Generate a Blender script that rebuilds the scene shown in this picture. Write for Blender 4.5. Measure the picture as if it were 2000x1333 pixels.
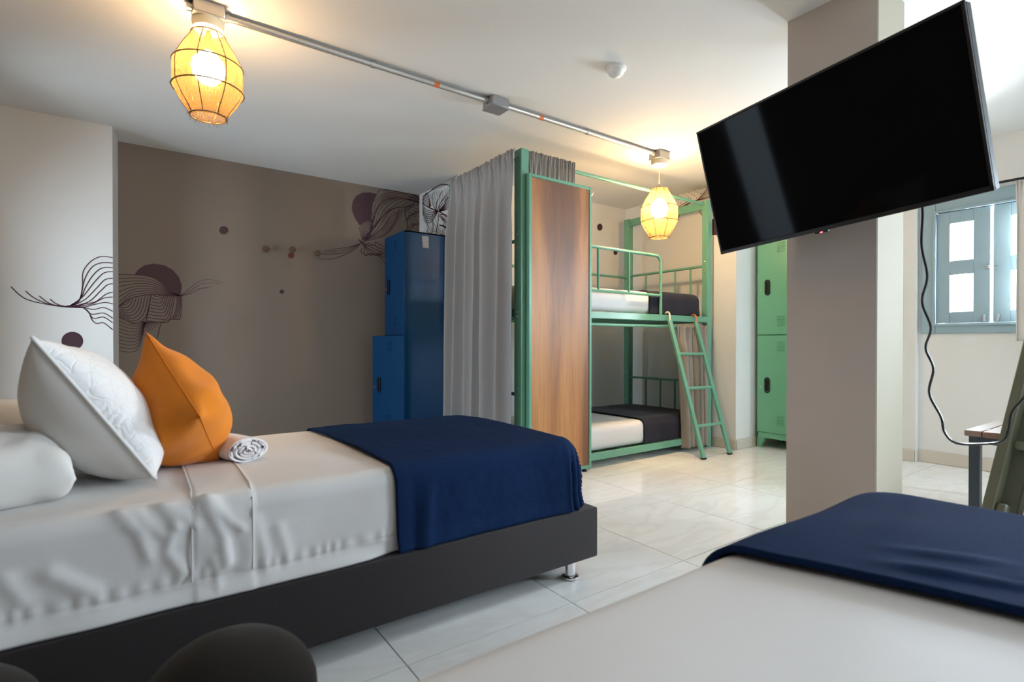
import bpy, bmesh, math, random
from mathutils import Vector, Matrix, noise
random.seed(7)
sc = bpy.context.scene
for o in list(bpy.data.objects): bpy.data.objects.remove(o)
COL = sc.collection
PI = math.pi

# ------------------------------------------------------------------ camera
FPX, YAW, PITCH, ROLL, SY, CAMH = 1033.96, .951654, .0061155, .00034382, 11.146, .92
_r = Vector((math.sin(YAW), -math.cos(YAW), 0)); _f = Vector((math.cos(YAW), math.sin(YAW), 0)); _d = Vector((0, 0, -1))
_d1 = _d*math.cos(PITCH) - _f*math.sin(PITCH); CF = _f*math.cos(PITCH) + _d*math.sin(PITCH)
CR = _r*math.cos(ROLL) - _d1*math.sin(ROLL); CD = _r*math.sin(ROLL) + _d1*math.cos(ROLL)
CAM = Vector((0, 0, CAMH))
cd = bpy.data.cameras.new('camera'); cam = bpy.data.objects.new('camera', cd); COL.objects.link(cam)
m = Matrix.Identity(4)
for i in range(3):
    m[i][0] = CR[i]; m[i][1] = -CD[i]; m[i][2] = -CF[i]; m[i][3] = CAM[i]
cam.matrix_world = m
cd.sensor_width = 36; cd.sensor_fit = 'HORIZONTAL'; cd.lens = FPX*36/2000; cd.shift_y = SY/2000
cd.clip_start = .02
cd.dof.use_dof = True; cd.dof.focus_distance = 3.4; cd.dof.aperture_fstop = 3.2
sc.camera = cam

# ------------------------------------------------------------------ world, lights, exposure
sc.view_settings.view_transform = 'Standard'; sc.view_settings.look = 'None'
sc.view_settings.gamma = 1; sc.view_settings.use_curve_mapping = False
sc.view_settings.exposure = 0.42
sc.cycles.use_denoising = True
sc.cycles.max_bounces = 8; sc.cycles.diffuse_bounces = 5; sc.cycles.transmission_bounces = 6; sc.cycles.transparent_max_bounces = 12
sc.cycles.sample_clamp_indirect = 6; sc.cycles.caustics_reflective = False; sc.cycles.caustics_refractive = False
w = bpy.data.worlds.new('sky'); sc.world = w; w.use_nodes = True
bg = w.node_tree.nodes['Background']; bg.inputs[0].default_value = (.78, .9, 1, 1); bg.inputs[1].default_value = 3.0

def area(name, loc, target, sx, sy, power, col):
    l = bpy.data.lights.new(name, 'AREA'); l.shape = 'RECTANGLE'; l.size = sx; l.size_y = sy; l.energy = power; l.color = col
    o = bpy.data.objects.new(name, l); COL.objects.link(o); o.location = loc
    o.rotation_euler = (Vector(target)-Vector(loc)).to_track_quat('-Z', 'Y').to_euler()
    return o
area('daylight_side_door', (-1.36, 3.83, 1.1), (2, 3.4, 1.0), .55, 1.6, 36, (.66, .84, 1))
area('daylight_right_window', (5.22, -1.0, 1.45), (1.6, 1.0, .3), 1.2, 1.15, 230, (.74, .88, 1))
area('daylight_shuttered_window', (5.30, 1.1, 1.5), (3, 1.1, 1.2), .66, .8, 380, (.80, .91, 1))
area('added_rear_fill', (2.4, -2.72, 1.5), (2.4, 1, 1.2), 2.0, 1.3, 4, (.85, .92, 1))  # weak fill added behind the camera; its window is invented

# ------------------------------------------------------------------ helpers
def ray(px, py): return CF + CR*((px-1000)/FPX) + CD*((py-666.5-SY)/FPX)
def onX(px, py, X): d = ray(px, py); return CAM + d*(X/d.x)
def onY(px, py, Y): d = ray(px, py); return CAM + d*(Y/d.y)
def onZ(px, py, Z): d = ray(px, py); return CAM + d*((Z-CAMH)/d.z)
def atW(px, py, W): return CAM + ray(px, py)*W
def lerp(a, b, t): return a+(b-a)*t
def sstep(a, b, x):
    t = min(1, max(0, (x-a)/(b-a))); return t*t*(3-2*t)
def N(x, y, z=0.): return noise.noise(Vector((x, y, z)))

class MB:
    """collects shapes of one mesh"""
    def __init__(s): s.v = []; s.f = []
    def add(s, vs, fs):
        b = len(s.v); s.v += [Vector(p) for p in vs]; s.f += [[i+b for i in f] for f in fs]; return s
    def bm(s, bm):
        bm.verts.index_update(); s.add([v.co.copy() for v in bm.verts], [[v.index for v in f.verts] for f in bm.faces]); bm.free(); return s
    def box(s, a, b, bev=0, M=None, seg=1):
        bm = bmesh.new(); bmesh.ops.create_cube(bm, size=1)
        for v in bm.verts: v.co = Vector([(a[i]+b[i])/2 + v.co[i]*abs(b[i]-a[i]) for i in range(3)])
        if bev: bmesh.ops.bevel(bm, geom=bm.edges[:], offset=bev, segments=seg, affect='EDGES', profile=.5)
        if M is not None: bm.transform(M)
        return s.bm(bm)
    def bar(s, p, q, wx, wy, up=(0, 0, 1), bev=0):
        """rectangular bar from p to q"""
        p = Vector(p); q = Vector(q); t = (q-p).normalized(); u = Vector(up)
        if abs(t.dot(u)) > .98: u = Vector((1, 0, 0))
        x = t.cross(u).normalized(); y = x.cross(t)
        M = Matrix((x, y, t)).transposed().to_4x4(); M.translation = (p+q)/2
        L = (q-p).length
        return s.box((-wx/2, -wy/2, -L/2), (wx/2, wy/2, L/2), bev, M)
    def tube(s, pts, r, n=10, caps=True, closed=False):
        pts = [Vector(p) for p in pts]; k = len(pts); rs = r if isinstance(r, (list, tuple)) else [r]*k
        vs = []; fs = []; u = None
        for i, p in enumerate(pts):
            if closed: t = (pts[(i+1) % k]-pts[i-1])
            else: t = pts[min(i+1, k-1)]-pts[max(i-1, 0)]
            t.normalize()
            if u is None:
                u = Vector((0, 0, 1)) if abs(t.z) < .9 else Vector((1, 0, 0))
            x = t.cross(u)
            if x.length < 1e-6: x = t.cross(Vector((1, 0, 0)))
            x.normalize(); u = x.cross(t).normalized()
            for j in range(n):
                a = 2*PI*j/n; vs.append(p + (x*math.cos(a)+u*math.sin(a))*rs[i])
        for i in range(k if closed else k-1):
            a = i*n; b = ((i+1) % k)*n
            for j in range(n): fs.append([a+j, a+(j+1) % n, b+(j+1) % n, b+j])
        if caps and not closed:
            fs.append(list(range(n))[::-1]); fs.append([(k-1)*n+j for j in range(n)])
        return s.add(vs, fs)
    def lathe(s, c, prof, n=32, axis='Z', M=None):
        """prof list of (r, h)"""
        vs = []; fs = []
        for r, h in prof:
            for j in range(n):
                a = 2*PI*j/n; p = Vector((r*math.cos(a), r*math.sin(a), h))
                if M is not None: p = M @ p
                vs.append(p + Vector(c))
        for i in range(len(prof)-1):
            for j in range(n):
                fs.append([i*n+j, i*n+(j+1) % n, (i+1)*n+(j+1) % n, (i+1)*n+j])
        if prof[0][0] > 1e-5: fs.append([j for j in range(n)][::-1])
        if prof[-1][0] > 1e-5: fs.append([(len(prof)-1)*n+j for j in range(n)])
        return s.add(vs, fs)
    def grid(s, fn, nu, nv):
        vs = [fn(i/nu, j/nv) for i in range(nu+1) for j in range(nv+1)]
        fs = [[i*(nv+1)+j, (i+1)*(nv+1)+j, (i+1)*(nv+1)+j+1, i*(nv+1)+j+1] for i in range(nu) for j in range(nv)]
        return s.add(vs, fs)

def root_of(o):
    while o.parent: o = o.parent
    return o
def obj(name, mb, mat, parent=None, smooth=True, sharp=40, loc=None):
    off = Vector((0, 0, 0))
    if parent is not None: off = root_of(parent).location
    elif loc is not None: off = Vector(loc)
    me = bpy.data.meshes.new(name)
    me.from_pydata([tuple(v-off) for v in mb.v], [], mb.f); me.update()
    if smooth:
        me.polygons.foreach_set('use_smooth', [True]*len(me.polygons))
        me.set_sharp_from_angle(angle=math.radians(sharp))
    me.materials.append(mat)
    o = bpy.data.objects.new(name, me); COL.objects.link(o)
    if parent is not None: o.parent = parent
    elif loc is not None: o.location = off
    return o
def fixn(o):
    bm = bmesh.new(); bm.from_mesh(o.data); bmesh.ops.recalc_face_normals(bm, faces=bm.faces[:]); bm.to_mesh(o.data); bm.free(); return o
def thing(name, label, cat, loc, group=None):
    o = bpy.data.objects.new(name, None); COL.objects.link(o); o.location = loc; o.empty_display_size = .1
    return tag(o, label, cat, group)
def tag(o, label, cat, group=None):
    o['label'] = label; o['category'] = cat
    if group: o['group'] = group
    return o
def struct(name, mb, mat, parent=None, **k):
    o = obj(name, mb, mat, parent, **k); o['kind'] = 'structure'; return o
def solid(o, t, off=0):
    md = o.modifiers.new('thickness', 'SOLIDIFY'); md.thickness = t; md.offset = off; return o
def subd(o, l=1):
    md = o.modifiers.new('smooth', 'SUBSURF'); md.levels = l; md.render_levels = l; return o

# ------------------------------------------------------------------ materials
def mat(name, col, rough=.5, metal=0, bump=0, bscale=200., var=0, vscale=3., sheen=0, spec=.5, coat=0, stretch=None, detail=3):
    ma = bpy.data.materials.new(name); ma.use_nodes = True; nt = ma.node_tree; p = nt.nodes['Principled BSDF']
    p.inputs['Base Color'].default_value = (*col, 1); p.inputs['Roughness'].default_value = rough; p.inputs['Metallic'].default_value = metal
    p.inputs['Specular IOR Level'].default_value = spec
    if sheen:
        p.inputs['Sheen Weight'].default_value = sheen; p.inputs['Sheen Roughness'].default_value = .5
    if coat: p.inputs['Coat Weight'].default_value = coat; p.inputs['Coat Roughness'].default_value = .08
    geo = nt.nodes.new('ShaderNodeNewGeometry')
    src = geo.outputs['Position']
    if stretch:
        mp = nt.nodes.new('ShaderNodeMapping'); mp.inputs['Scale'].default_value = stretch; nt.links.new(src, mp.inputs[0]); src = mp.outputs[0]
    if var:
        n = nt.nodes.new('ShaderNodeTexNoise'); n.inputs['Scale'].default_value = vscale; n.inputs['Detail'].default_value = 5
        nt.links.new(src, n.inputs['Vector'])
        mx = nt.nodes.new('ShaderNodeMix'); mx.data_type = 'RGBA'
        mx.inputs[6].default_value = (*[c*(1-var) for c in col], 1); mx.inputs[7].default_value = (*[min(1, c*(1+var)) for c in col], 1)
        nt.links.new(n.outputs['Fac'], mx.inputs[0]); nt.links.new(mx.outputs[2], p.inputs['Base Color'])
    if bump:
        n2 = nt.nodes.new('ShaderNodeTexNoise'); n2.inputs['Scale'].default_value = bscale; n2.inputs['Detail'].default_value = detail
        nt.links.new(src, n2.inputs['Vector'])
        b = nt.nodes.new('ShaderNodeBump'); b.inputs['Strength'].default_value = bump; b.inputs['Distance'].default_value = .004
        nt.links.new(n2.outputs['Fac'], b.inputs['Height']); nt.links.new(b.outputs[0], p.inputs['Normal'])
    return ma
M = {}
M['white_wall'] = mat('white_wall_paint', (.75, .74, .715), .75, bump=.08, bscale=60, var=.03, vscale=2)
M['ceiling'] = mat('ceiling_paint', (.74, .73, .70), .8, bump=.06, bscale=40, var=.02, vscale=1.5)
M['taupe'] = mat('taupe_wall_paint', (.205, .165, .133), .75, bump=.12, bscale=70, var=.06, vscale=4)
M['taupe_column'] = mat('taupe_column_paint', (.50, .42, .36), .7, bump=.12, bscale=70, var=.04, vscale=4)
M['plum'] = mat('plum_paint', (.052, .016, .026), .6)
M['plum_line'] = mat('plum_line_paint', (.06, .018, .03), .6)
M['red_line'] = mat('red_brown_line_paint', (.12, .022, .018), .6)
M['green'] = mat('green_enamel', (.13, .335, .235), .32, bump=.04, bscale=35, var=.06, vscale=6)
M['green_locker'] = mat('green_locker_enamel', (.14, .40, .25), .30, bump=.03, bscale=18, var=.05, vscale=4)
M['olive'] = mat('olive_enamel', (.15, .15, .095), .4, bump=.05, bscale=35, var=.15, vscale=8)
M['blue_locker'] = mat('blue_locker_enamel', (.0008, .042, .125), .42, bump=.03, bscale=18, var=.08, vscale=4, spec=.22)
M['navy'] = mat('navy_wool', (.0075, .0215, .068), .92, bump=.35, bscale=520, var=.3, vscale=90, spec=.05)
M['navy_dark'] = mat('dark_navy_cotton', (.014, .014, .026), .9, bump=.2, bscale=300, var=.2, vscale=60, sheen=.1, spec=.2)
M['sheet'] = mat('white_sheet', (.67, .655, .65), .62, bump=.06, bscale=120, var=.02, vscale=8, sheen=.08, spec=.35)
M['sheet_hem'] = mat('white_sheet_hem', (.70, .69, .68), .6, bump=.2, bscale=160)
M['pillow'] = mat('white_pillow_cotton', (.70, .675, .645), .65, bump=.06, bscale=90, sheen=.1)
M['orange'] = mat('orange_linen', (.70, .205, .008), .85, bump=.25, bscale=420, var=.10, vscale=14, sheen=.15, spec=.25)
M['charcoal'] = mat('charcoal_upholstery', (.028, .023, .024), .85, bump=.3, bscale=420, var=.22, vscale=160, sheen=.08, spec=.25)
M['black_uph'] = mat('black_upholstery', (.014, .012, .011), .9, bump=.25, bscale=380, var=.2, vscale=120, sheen=.08, spec=.2)
M['chrome'] = mat('chrome', (.8, .8, .82), .09, metal=1)
M['steel'] = mat('galvanised_steel', (.52, .51, .49), .33, metal=.85, bump=.05, bscale=50, var=.12, vscale=12)
M['box_grey'] = mat('grey_cast_box', (.30, .30, .30), .45, metal=.5, bump=.15, bscale=120)
M['orange_band'] = mat('orange_tape', (.62, .16, .04), .5)
M['black'] = mat('black_plastic', (.012, .012, .013), .5, spec=.3)
M['tv_bezel'] = mat('tv_bezel', (.016, .016, .017), .42, spec=.3)
M['screen'] = mat('tv_screen', (.005, .005, .0055), .05, spec=.022)
M['cream_plastic'] = mat('cream_plastic', (.78, .70, .50), .45)
M['white_plastic'] = mat('white_plastic', (.78, .76, .72), .4)
M['curtain'] = mat('grey_curtain', (.33, .33, .335), .85, bump=.12, bscale=420, var=.05, vscale=60, sheen=.12, spec=.2)
M['curtain_taupe'] = mat('taupe_curtain', (.29, .25, .21), .85, bump=.15, bscale=420, var=.10, vscale=60, sheen=.1, spec=.2)
M['curtain_warm'] = mat('warm_grey_curtain', (.38, .35, .31), .85, bump=.15, bscale=420, var=.08, vscale=60, spec=.2)
M['curtain_light'] = mat('light_window_curtain', (.62, .60, .57), .85, bump=.12, bscale=420, spec=.2)
M['shutter'] = mat('blue_grey_shutter_paint', (.27, .38, .43), .4, bump=.06, bscale=40, var=.06, vscale=8)
M['table_metal'] = mat('dark_table_steel', (.035, .045, .06), .4, metal=.3)
M['table_wood'] = mat('brown_table_wood', (.17, .085, .06), .25, coat=1, bump=.0, bscale=60, var=.25, vscale=30, stretch=(1, 14, 14))
M['hook_wood'] = mat('wooden_knob', (.10, .052, .024), .5, var=.2, vscale=60)
M['grout'] = mat('grey_grout', (.16, .155, .15), .9)
M['base_tile'] = mat('beige_skirting_tile', (.60, .54, .46), .3, var=.06, vscale=5)
M['rubber'] = mat('black_rubber', (.01, .01, .01), .7)
M['cable'] = mat('black_cable', (.012, .012, .013), .25)
M['sticker'] = mat('pale_sticker', (.28, .30, .33), .6, var=.2, vscale=50)
M['towel'] = mat('white_towel', (.74, .70, .70), .95, bump=.6, bscale=260, sheen=.2, spec=.1)

def nodes(name):
    ma = bpy.data.materials.new(name); ma.use_nodes = True; nt = ma.node_tree
    return ma, nt, nt.nodes['Principled BSDF']
def ramp(nt, stops, src):
    r = nt.nodes.new('ShaderNodeValToRGB'); e = r.color_ramp.elements
    while len(e) < len(stops): e.new(.5)
    for el, (p, c) in zip(e, stops): el.position = p; el.color = (*c, 1)
    nt.links.new(src, r.inputs[0]); return r.outputs[0]
# marble floor tile: soft grey veins, own offset for each tile
ma, nt, p = nodes('marble_tile')
geo = nt.nodes.new('ShaderNodeNewGeometry'); oi = nt.nodes.new('ShaderNodeObjectInfo')
mul = nt.nodes.new('ShaderNodeVectorMath'); mul.operation = 'SCALE'; mul.inputs[0].default_value = (37, 91, 13); nt.links.new(oi.outputs['Random'], mul.inputs['Scale'])
ad = nt.nodes.new('ShaderNodeVectorMath'); nt.links.new(geo.outputs['Position'], ad.inputs[0]); nt.links.new(mul.outputs[0], ad.inputs[1])
mp = nt.nodes.new('ShaderNodeMapping'); mp.inputs['Rotation'].default_value = (0, 0, .5); mp.inputs['Scale'].default_value = (1.1, 3.6, 1); nt.links.new(ad.outputs[0], mp.inputs[0])
n1 = nt.nodes.new('ShaderNodeTexNoise'); n1.inputs['Scale'].default_value = 1.6; n1.inputs['Detail'].default_value = 7; n1.inputs['Distortion'].default_value = 1.2; nt.links.new(mp.outputs[0], n1.inputs['Vector'])
c = ramp(nt, [(0, (.85, .85, .84)), (.42, (.84, .84, .825)), (.50, (.79, .775, .75)), (.56, (.84, .835, .82)), (1, (.87, .87, .86))], n1.outputs['Fac'])
nt.links.new(c, p.inputs['Base Color']); p.inputs['Roughness'].default_value = .085; p.inputs['Specular IOR Level'].default_value = .6
M['tile'] = ma
# laminate wood panel: broad vertical dark streaks and fine grain
ma, nt, p = nodes('oak_laminate')
geo = nt.nodes.new('ShaderNodeNewGeometry')
mp = nt.nodes.new('ShaderNodeMapping'); mp.inputs['Scale'].default_value = (4.2, 4.2, .42); mp.inputs['Location'].default_value = (.35, 0, .1); nt.links.new(geo.outputs['Position'], mp.inputs[0])
n1 = nt.nodes.new('ShaderNodeTexNoise'); n1.inputs['Scale'].default_value = 1.0; n1.inputs['Detail'].default_value = 5; n1.inputs['Distortion'].default_value = .6; nt.links.new(mp.outputs[0], n1.inputs['Vector'])
c1 = ramp(nt, [(.30, (.13, .052, .024)), (.40, (.225, .090, .035)), (.475, (.36, .145, .043)), (.60, (.50, .22, .064)), (.8, (.42, .18, .055))], n1.outputs['Fac'])
mp2 = nt.nodes.new('ShaderNodeMapping'); mp2.inputs['Scale'].default_value = (90, 90, 3.5); nt.links.new(geo.outputs['Position'], mp2.inputs[0])
n2 = nt.nodes.new('ShaderNodeTexNoise'); n2.inputs['Scale'].default_value = 1.2; n2.inputs['Detail'].default_value = 6; nt.links.new(mp2.outputs[0], n2.inputs['Vector'])
c2 = ramp(nt, [(.3, (.80, .78, .76)), (.5, (1, 1, 1)), (1, (1.06, 1.06, 1.06))], n2.outputs['Fac'])
mx = nt.nodes.new('ShaderNodeMix'); mx.data_type = 'RGBA'; mx.blend_type = 'MULTIPLY'; mx.inputs[0].default_value = 1.0
nt.links.new(c1, mx.inputs[6]); nt.links.new(c2, mx.inputs[7]); nt.links.new(mx.outputs[2], p.inputs['Base Color'])
b = nt.nodes.new('ShaderNodeBump'); b.inputs['Strength'].default_value = .15; b.inputs['Distance'].default_value = .002; nt.links.new(n2.outputs['Fac'], b.inputs['Height']); nt.links.new(b.outputs[0], p.inputs['Normal'])
p.inputs['Roughness'].default_value = .42
M['oak'] = ma
# quilted cotton: leaf-like stitched relief
ma, nt, p = nodes('quilted_cotton')
p.inputs['Base Color'].default_value = (.78, .77, .77, 1); p.inputs['Roughness'].default_value = .7; p.inputs['Sheen Weight'].default_value = .1
geo = nt.nodes.new('ShaderNodeNewGeometry')
wv = nt.nodes.new('ShaderNodeTexWave'); wv.wave_type = 'RINGS'; wv.inputs['Scale'].default_value = 14; wv.inputs['Distortion'].default_value = 14; wv.inputs['Detail'].default_value = 1.2; wv.inputs['Detail Scale'].default_value = 1.6
nt.links.new(geo.outputs['Position'], wv.inputs['Vector'])
vo = nt.nodes.new('ShaderNodeTexVoronoi'); vo.feature = 'DISTANCE_TO_EDGE'; vo.inputs['Scale'].default_value = 24
nz = nt.nodes.new('ShaderNodeTexNoise'); nz.inputs['Scale'].default_value = 14; nt.links.new(geo.outputs['Position'], nz.inputs['Vector'])
vs_ = nt.nodes.new('ShaderNodeVectorMath'); vs_.operation = 'MULTIPLY_ADD'; vs_.inputs[1].default_value = (.07, .07, .07); nt.links.new(nz.outputs['Color'], vs_.inputs[0]); nt.links.new(geo.outputs['Position'], vs_.inputs[2])
mq = nt.nodes.new('ShaderNodeMapping'); mq.inputs['Rotation'].default_value = (.7, .3, .4); mq.inputs['Scale'].default_value = (1, .55, 1.3); nt.links.new(vs_.outputs[0], mq.inputs[0]); nt.links.new(mq.outputs[0], vo.inputs['Vector'])
mr = nt.nodes.new('ShaderNodeMapRange'); mr.inputs[1].default_value = 0; mr.inputs[2].default_value = .12; nt.links.new(vo.outputs[0], mr.inputs[0])
mm = nt.nodes.new('ShaderNodeMath'); mm.operation = 'MULTIPLY_ADD'; mm.inputs[1].default_value = .5; nt.links.new(wv.outputs['Fac'], mm.inputs[0]); nt.links.new(mr.outputs[0], mm.inputs[2])
b = nt.nodes.new('ShaderNodeBump'); b.inputs['Strength'].default_value = .26; b.inputs['Distance'].default_value = .008; nt.links.new(mm.outputs[0], b.inputs['Height']); nt.links.new(b.outputs[0], p.inputs['Normal'])
M['quilt'] = ma
# towel print
ma, nt, p = nodes('printed_towel')
geo = nt.nodes.new('ShaderNodeNewGeometry'); n1 = nt.nodes.new('ShaderNodeTexNoise'); n1.inputs['Scale'].default_value = 55; n1.inputs['Detail'].default_value = 2; nt.links.new(geo.outputs['Position'], n1.inputs['Vector'])
nt.links.new(ramp(nt, [(.0, (.72, .68, .68)), (.56, (.70, .66, .66)), (.62, (.10, .09, .11)), (1, (.08, .07, .09))], n1.outputs['Fac']), p.inputs['Base Color']); p.inputs['Roughness'].default_value = .95
M['towel_print'] = ma
# woven lamp shade: thin fibres that let light through, with tiny gaps
ma = bpy.data.materials.new('woven_fibre_shade'); ma.use_nodes = True; nt = ma.node_tree; nt.nodes.clear()
out = nt.nodes.new('ShaderNodeOutputMaterial'); tr = nt.nodes.new('ShaderNodeBsdfTranslucent'); df = nt.nodes.new('ShaderNodeBsdfDiffuse'); tp = nt.nodes.new('ShaderNodeBsdfTransparent')
tr.inputs[0].default_value = (.066, .040, .0145, 1); df.inputs[0].default_value = (.10, .062, .025, 1)
m1 = nt.nodes.new('ShaderNodeMixShader'); m1.inputs[0].default_value = .38; nt.links.new(tr.outputs[0], m1.inputs[1]); nt.links.new(df.outputs[0], m1.inputs[2])
tc = nt.nodes.new('ShaderNodeTexCoord'); mp = nt.nodes.new('ShaderNodeMapping'); mp.inputs['Scale'].default_value = (260, 260, 30); nt.links.new(tc.outputs['Object'], mp.inputs[0])
n1 = nt.nodes.new('ShaderNodeTexNoise'); n1.inputs['Scale'].default_value = 1; n1.inputs['Detail'].default_value = 3; nt.links.new(mp.outputs[0], n1.inputs['Vector'])
fac = ramp(nt, [(.0, (0, 0, 0)), (.40, (.08, .08, .08)), (.52, (.40, .40, .40)), (.65, (.62, .62, .62)), (1, (.7, .7, .7))], n1.outputs['Fac'])
rf = nt.nodes.new('ShaderNodeBsdfRefraction'); rf.inputs['Color'].default_value = (.13, .088, .042, 1); rf.inputs['Roughness'].default_value = .85; rf.inputs['IOR'].default_value = 1.45
m3 = nt.nodes.new('ShaderNodeMixShader'); m3.inputs[0].default_value = .28; nt.links.new(tp.outputs[0], m3.inputs[1]); nt.links.new(rf.outputs[0], m3.inputs[2])
m2 = nt.nodes.new('ShaderNodeMixShader'); nt.links.new(fac, m2.inputs[0]); nt.links.new(m1.outputs[0], m2.inputs[1]); nt.links.new(m3.outputs[0], m2.inputs[2]); nt.links.new(m2.outputs[0], out.inputs[0])
M['shade'] = ma
M['shade_wire'] = mat('shade_wire', (.16, .085, .03), .7)
def emit(name, col, s):
    ma = bpy.data.materials.new(name); ma.use_nodes = True; nt = ma.node_tree; nt.nodes.clear()
    o = nt.nodes.new('ShaderNodeOutputMaterial'); e = nt.nodes.new('ShaderNodeEmission'); e.inputs[0].default_value = (*col, 1); e.inputs[1].default_value = s
    nt.links.new(e.outputs[0], o.inputs[0]); return ma
M['led'] = emit('red_standby_light', (1, .12, .12), 4)
ma = bpy.data.materials.new('window_glass'); ma.use_nodes = True; nt = ma.node_tree; nt.nodes.clear()
out = nt.nodes.new('ShaderNodeOutputMaterial'); tp = nt.nodes.new('ShaderNodeBsdfTransparent'); gl = nt.nodes.new('ShaderNodeBsdfGlossy'); gl.inputs['Roughness'].default_value = .02
fr = nt.nodes.new('ShaderNodeFresnel'); mxs = nt.nodes.new('ShaderNodeMixShader'); nt.links.new(fr.outputs[0], mxs.inputs[0]); nt.links.new(tp.outputs[0], mxs.inputs[1]); nt.links.new(gl.outputs[0], mxs.inputs[2]); nt.links.new(mxs.outputs[0], out.inputs[0])
M['glass'] = ma

# ------------------------------------------------------------------ room shell
HC = 2.40                     # ceiling height
XL, XR, YB, YG = -1.2, 5.0, -2.55, 4.84
fl = struct('floor', MB().box((XL-.2, YB-.2, -.08), (XR+.2, YG+.2, -.006)), M['grout'])
TX, TY, G = .63, .60, .0022
tme = None
for i in range(-2, 8):
    for j in range(-7, 6):
        x0, y0 = i*TX, 1.40+j*TY
        if x0+TX < XL or x0 > XR or y0+TY < YB or y0 > YG: continue
        if tme is None:
            t = obj('floor_tile', MB().box((G, G, -.014), (TX-G, TY-G, 0)), M['tile'], fl, smooth=False); tme = t.data
        else:
            t = bpy.data.objects.new('floor_tile', tme); COL.objects.link(t); t.parent = fl
        t.location = (x0, y0, 0)
struct('ceiling', MB().box((XL-.2, YB-.2, HC), (XR+.2, YG+.2, HC+.1)), M['ceiling'])
T = .12
YW = 4.53                      # white wall on the left, ends at x = -.12
_p = [(XL, YW), (-.12, YW), (-.096, YG), (-.096, YG+.1), (XL, YG+.1)]
fixn(struct('wall_left', MB().add([(x, y, zz) for zz in (0, HC) for x, y in _p], [[4, 3, 2, 1, 0], [5, 6, 7, 8, 9]]+[[i, (i+1) % 5, 5+(i+1) % 5, 5+i] for i in range(5)]), M['white_wall'], sharp=10))
wg = struct('wall_back', MB().box((-.096, YG, 0), (2.315, YG+.1, HC)), M['taupe'])
YK = 4.04; XM = 2.315
wm = struct('wall_bunk', MB().box((XM, YK, 0), (4.6, YG+.1, HC)), M['white_wall'])
XE, YE = 4.235, 2.604
XW, YN = 4.42, 2.835
we = struct('wall_right', MB().box((XW, YN-.01, 0), (XR+.15, YK+.01, HC)).box((XE, YE, 0), (XR+.15, YN, HC)), M['white_wall'])
XP = 4.94
# shuttered window: opening in the right wall
WY0, WY1, WZ0, WZ1 = .77, 1.42, 1.068, 1.915
V0, V1, VZ0, VZ1 = -1.65, -.35, .85, 2.05
mb = MB().box((XP, 1.53, 0), (XR+.2, YE, HC))
mb.box((XR, WY1, 0), (XR+.2, 1.53, HC)).box((XR, WY0, 0), (XR+.2, WY1, WZ0)).box((XR, WY0, WZ1), (XR+.2, WY1, HC))
mb.box((XR, V1, 0), (XR+.2, WY0, HC)).box((XR, V0, 0), (XR+.2, V1, VZ0)).box((XR, V0, VZ1), (XR+.2, V1, HC)).box((XR, YB, 0), (XR+.2, V0, HC))
struct('wall_window', mb, M['white_wall'])
# wall behind the camera with a window added for fill light, wall beyond the bed heads with a glazed door
RX0, RX1, RZ0, RZ1 = 1.4, 3.4, .85, 2.15
mb = MB().box((XL-T, YB-.15, 0), (RX0, YB, HC)).box((RX1, YB-.15, 0), (XR+.2, YB, HC)).box((RX0, YB-.15, 0), (RX1, YB, RZ0)).box((RX0, YB-.15, RZ1), (RX1, YB, HC))
struct('wall_rear', mb, M['taupe'])
DY0, DY1, DZ1 = 3.50, 4.16, 1.95
mb = MB().box((XL-.14, YB, 0), (XL, DY0, HC)).box((XL-.14, DY1, 0), (XL, YG+.1, HC)).box((XL-.14, DY0, DZ1), (XL, DY1, HC))
struct('wall_head', mb, M['taupe'])
def glazed(name, mb, pane, m_):
    f = struct(name, mb, m_); g = obj('pane', pane, M['glass'], f); return f
glazed('door_1', MB().box((XL-.10, DY0, 0), (XL-.04, DY0+.09, DZ1)).box((XL-.10, DY1-.09, 0), (XL-.04, DY1, DZ1)).box((XL-.10, DY0, DZ1-.09), (XL-.04, DY1, DZ1)).box((XL-.10, DY0, 0), (XL-.04, DY1, .3)),
       MB().box((XL-.075, DY0+.09, .3), (XL-.069, DY1-.09, DZ1-.09)), M['shutter'])
glazed('window_2', MB().box((XR+.05, V0, VZ0), (XR+.1, V0+.06, VZ1)).box((XR+.05, V1-.06, VZ0), (XR+.1, V1, VZ1)).box((XR+.05, V0, VZ0), (XR+.1, V1, VZ0+.06)).box((XR+.05, V0, VZ1-.06), (XR+.1, V1, VZ1)).box((XR+.05, (V0+V1)/2-.03, VZ0), (XR+.1, (V0+V1)/2+.03, VZ1)),
       MB().box((XR+.07, V0+.06, VZ0+.06), (XR+.076, V1-.06, VZ1-.06)), M['shutter'])
glazed('window_rear_added', MB().box((RX0, YB-.1, RZ0), (RX0+.06, YB-.05, RZ1)).box((RX1-.06, YB-.1, RZ0), (RX1, YB-.05, RZ1)).box((RX0, YB-.1, RZ0), (RX1, YB-.05, RZ0+.06)).box((RX0, YB-.1, RZ1-.06), (RX1, YB-.05, RZ1)).box(((RX0+RX1)/2-.03, YB-.1, RZ0), ((RX0+RX1)/2+.03, YB-.05, RZ1)),
       MB().box((RX0+.06, YB-.08, RZ0+.06), (RX1-.06, YB-.074, RZ1-.06)), M['shutter'])  # added opening in the unseen rear wall, for the fill light
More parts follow.
